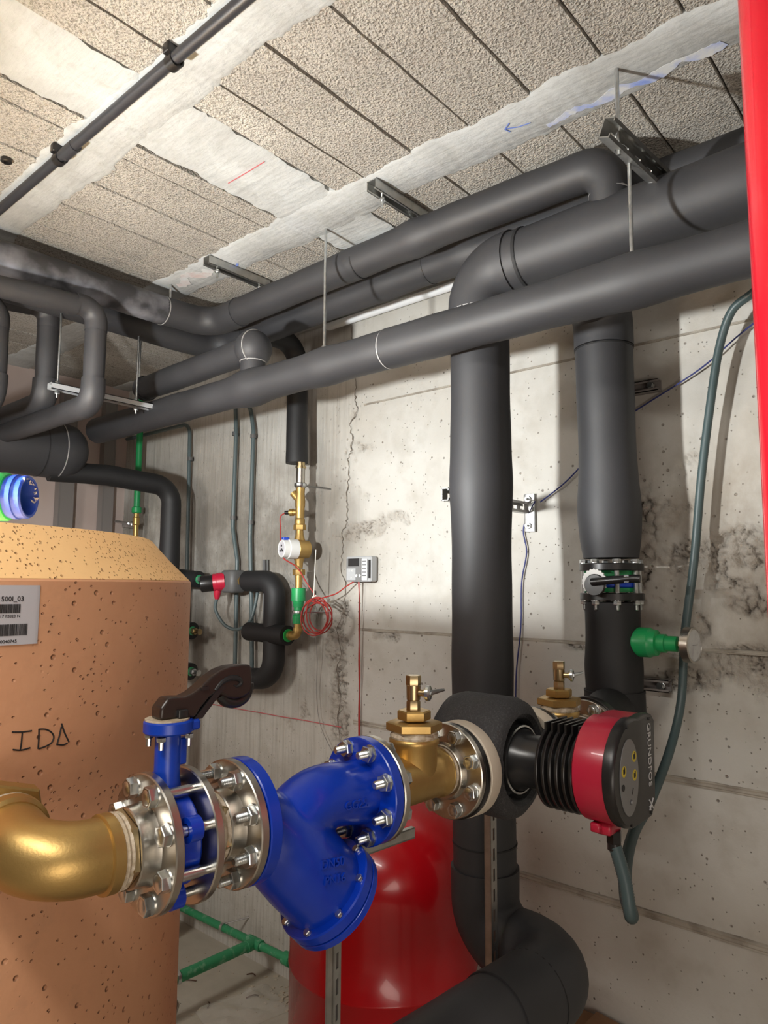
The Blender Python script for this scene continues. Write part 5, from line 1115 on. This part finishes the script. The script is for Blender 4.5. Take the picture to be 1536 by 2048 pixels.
MB().tube([(1.965, 2.60, .148), (WX, 2.54, .165)], .0035, 8).build('clamp_screw', K['zinc'], t); MB().tube([(1.60, 2.40, .13), (1.60, 2.41, -.002)], .0045, 8).build('clamp_screw', K['zinc'], t)

# floor litter
m = MB(); n = 22; pr_ = rng.rand(n+1, n+1, 3)
vs = []; px = vnoise(*np.meshgrid(np.linspace(0, 4.5, n+1), np.linspace(0, 4.5, n+1), indexing='ij'), 11)
for i in range(n+1):
    for j in range(n+1):
        u, v = i/n-.5, j/n-.5; e = max(0, 1-4*max(u*u, v*v)); vs.append((1.80+u*.30+.05*v, 2.245+v*.20-.06*u, .004+e**.5*(.030*px[i, j]+.035*abs(math.sin(u*9+v*5))*px[j, i])+.004*pr_[i, j, 0]*e))
m.add(vs, [[i*(n+1)+j, (i+1)*(n+1)+j, (i+1)*(n+1)+j+1, i*(n+1)+j+1] for i in range(n) for j in range(n)])
tag(m.build('plastic_bag', K['film'], ang=25), 'crumpled clear plastic bag lying on the floor beside the red vessel', 'bag')
m = MB()
for k in range(70):
    p = Vector((random.gauss(1.97, .05), random.gauss(2.17, .08), 0)); p.x = min(p.x, 2.035)
    s_ = random.uniform(.003, .010); a = random.uniform(0, 3.1); m.box(p+Vector((0, 0, s_*.25)), (s_*2, s_, s_*.5), (Vector((math.cos(a), math.sin(a), 0)), Vector((-math.sin(a), math.cos(a), 0)), Vector((0, 0, 1))))
for k in range(60): m.box((random.uniform(1.5, 2.04), random.uniform(2.0, 3.2), .0015), (.004*random.random()+.002, .004, .003))
tag(stuff(m.build('floor_crumbs', K['chip'])), 'pale concrete crumbs and wood chips along the foot of the wall', 'debris')
m = MB()
for (x, y, l, a) in ((1.80, 2.55, .12, 2.4), (1.72, 2.62, .03, 0), (1.90, 2.28, .05, 2.6), (1.98, 2.14, .035, .5), (1.72, 2.36, .04, .9), (1.98, 2.40, .04, 2.0), (1.62, 2.42, .10, 1.0)):
    d = Vector((math.cos(a), math.sin(a), 0)); m.tube(smoothline([Vector((x, y, .003)), Vector((x, y, .004))+d*l*.5+Vector((.008, 0, .003)), Vector((x, y, .003))+d*l], 4), .0022, 6)
tag(stuff(m.build('twigs', K['wood'])), 'scattered brown twigs lying on the dusty floor', 'debris')
t = thing('cardboard_box', 'brown cardboard box on the floor behind the low pipe elbow, at the bottom edge', 'box', (1.93, .86, 0))
m = MB(); m.box((1.925, .96, .18), (.24, .26, .36)); m.build('box_body', K['card'], t)
m = MB(); m.box((1.925, .897, .368), (.24, .125, .006), (Vector((1, 0, 0)), Vector((0, .97, .1)), Vector((0, -.1, .97)))); m.box((1.925, 1.025, .364), (.24, .125, .006)); m.build('lid_flap', K['card'], t)
for p in (P_bolt, P_stud, P_small): bpy.data.objects.remove(p)
GROUPS = {'steel_flange': 'steel flanges along the pump line', 'brass_tee': 'brass tees along the pump line', 'drain_valve': 'drain cocks on the brass tees', 'wall_conduit': 'grey conduits on the concrete wall',
          'drop_pipe': 'drop pipes at the upper left', 'pipe_stub': 'pipe stubs beside the orange tank', 'channel_post': 'slotted posts under the pump line', 'ceiling_channel': 'channels screwed to the ceiling',
          'steel_post': 'posts against the rear wall', 'hanger_rod': 'threaded rods hanging from the ceiling', 'wall_bracket': 'brackets on the concrete wall'}
for o in bpy.data.objects:
    if o.parent is None and o.get('category') and o.name.split('.')[0] in GROUPS: o['group'] = GROUPS[o.name.split('.')[0]]
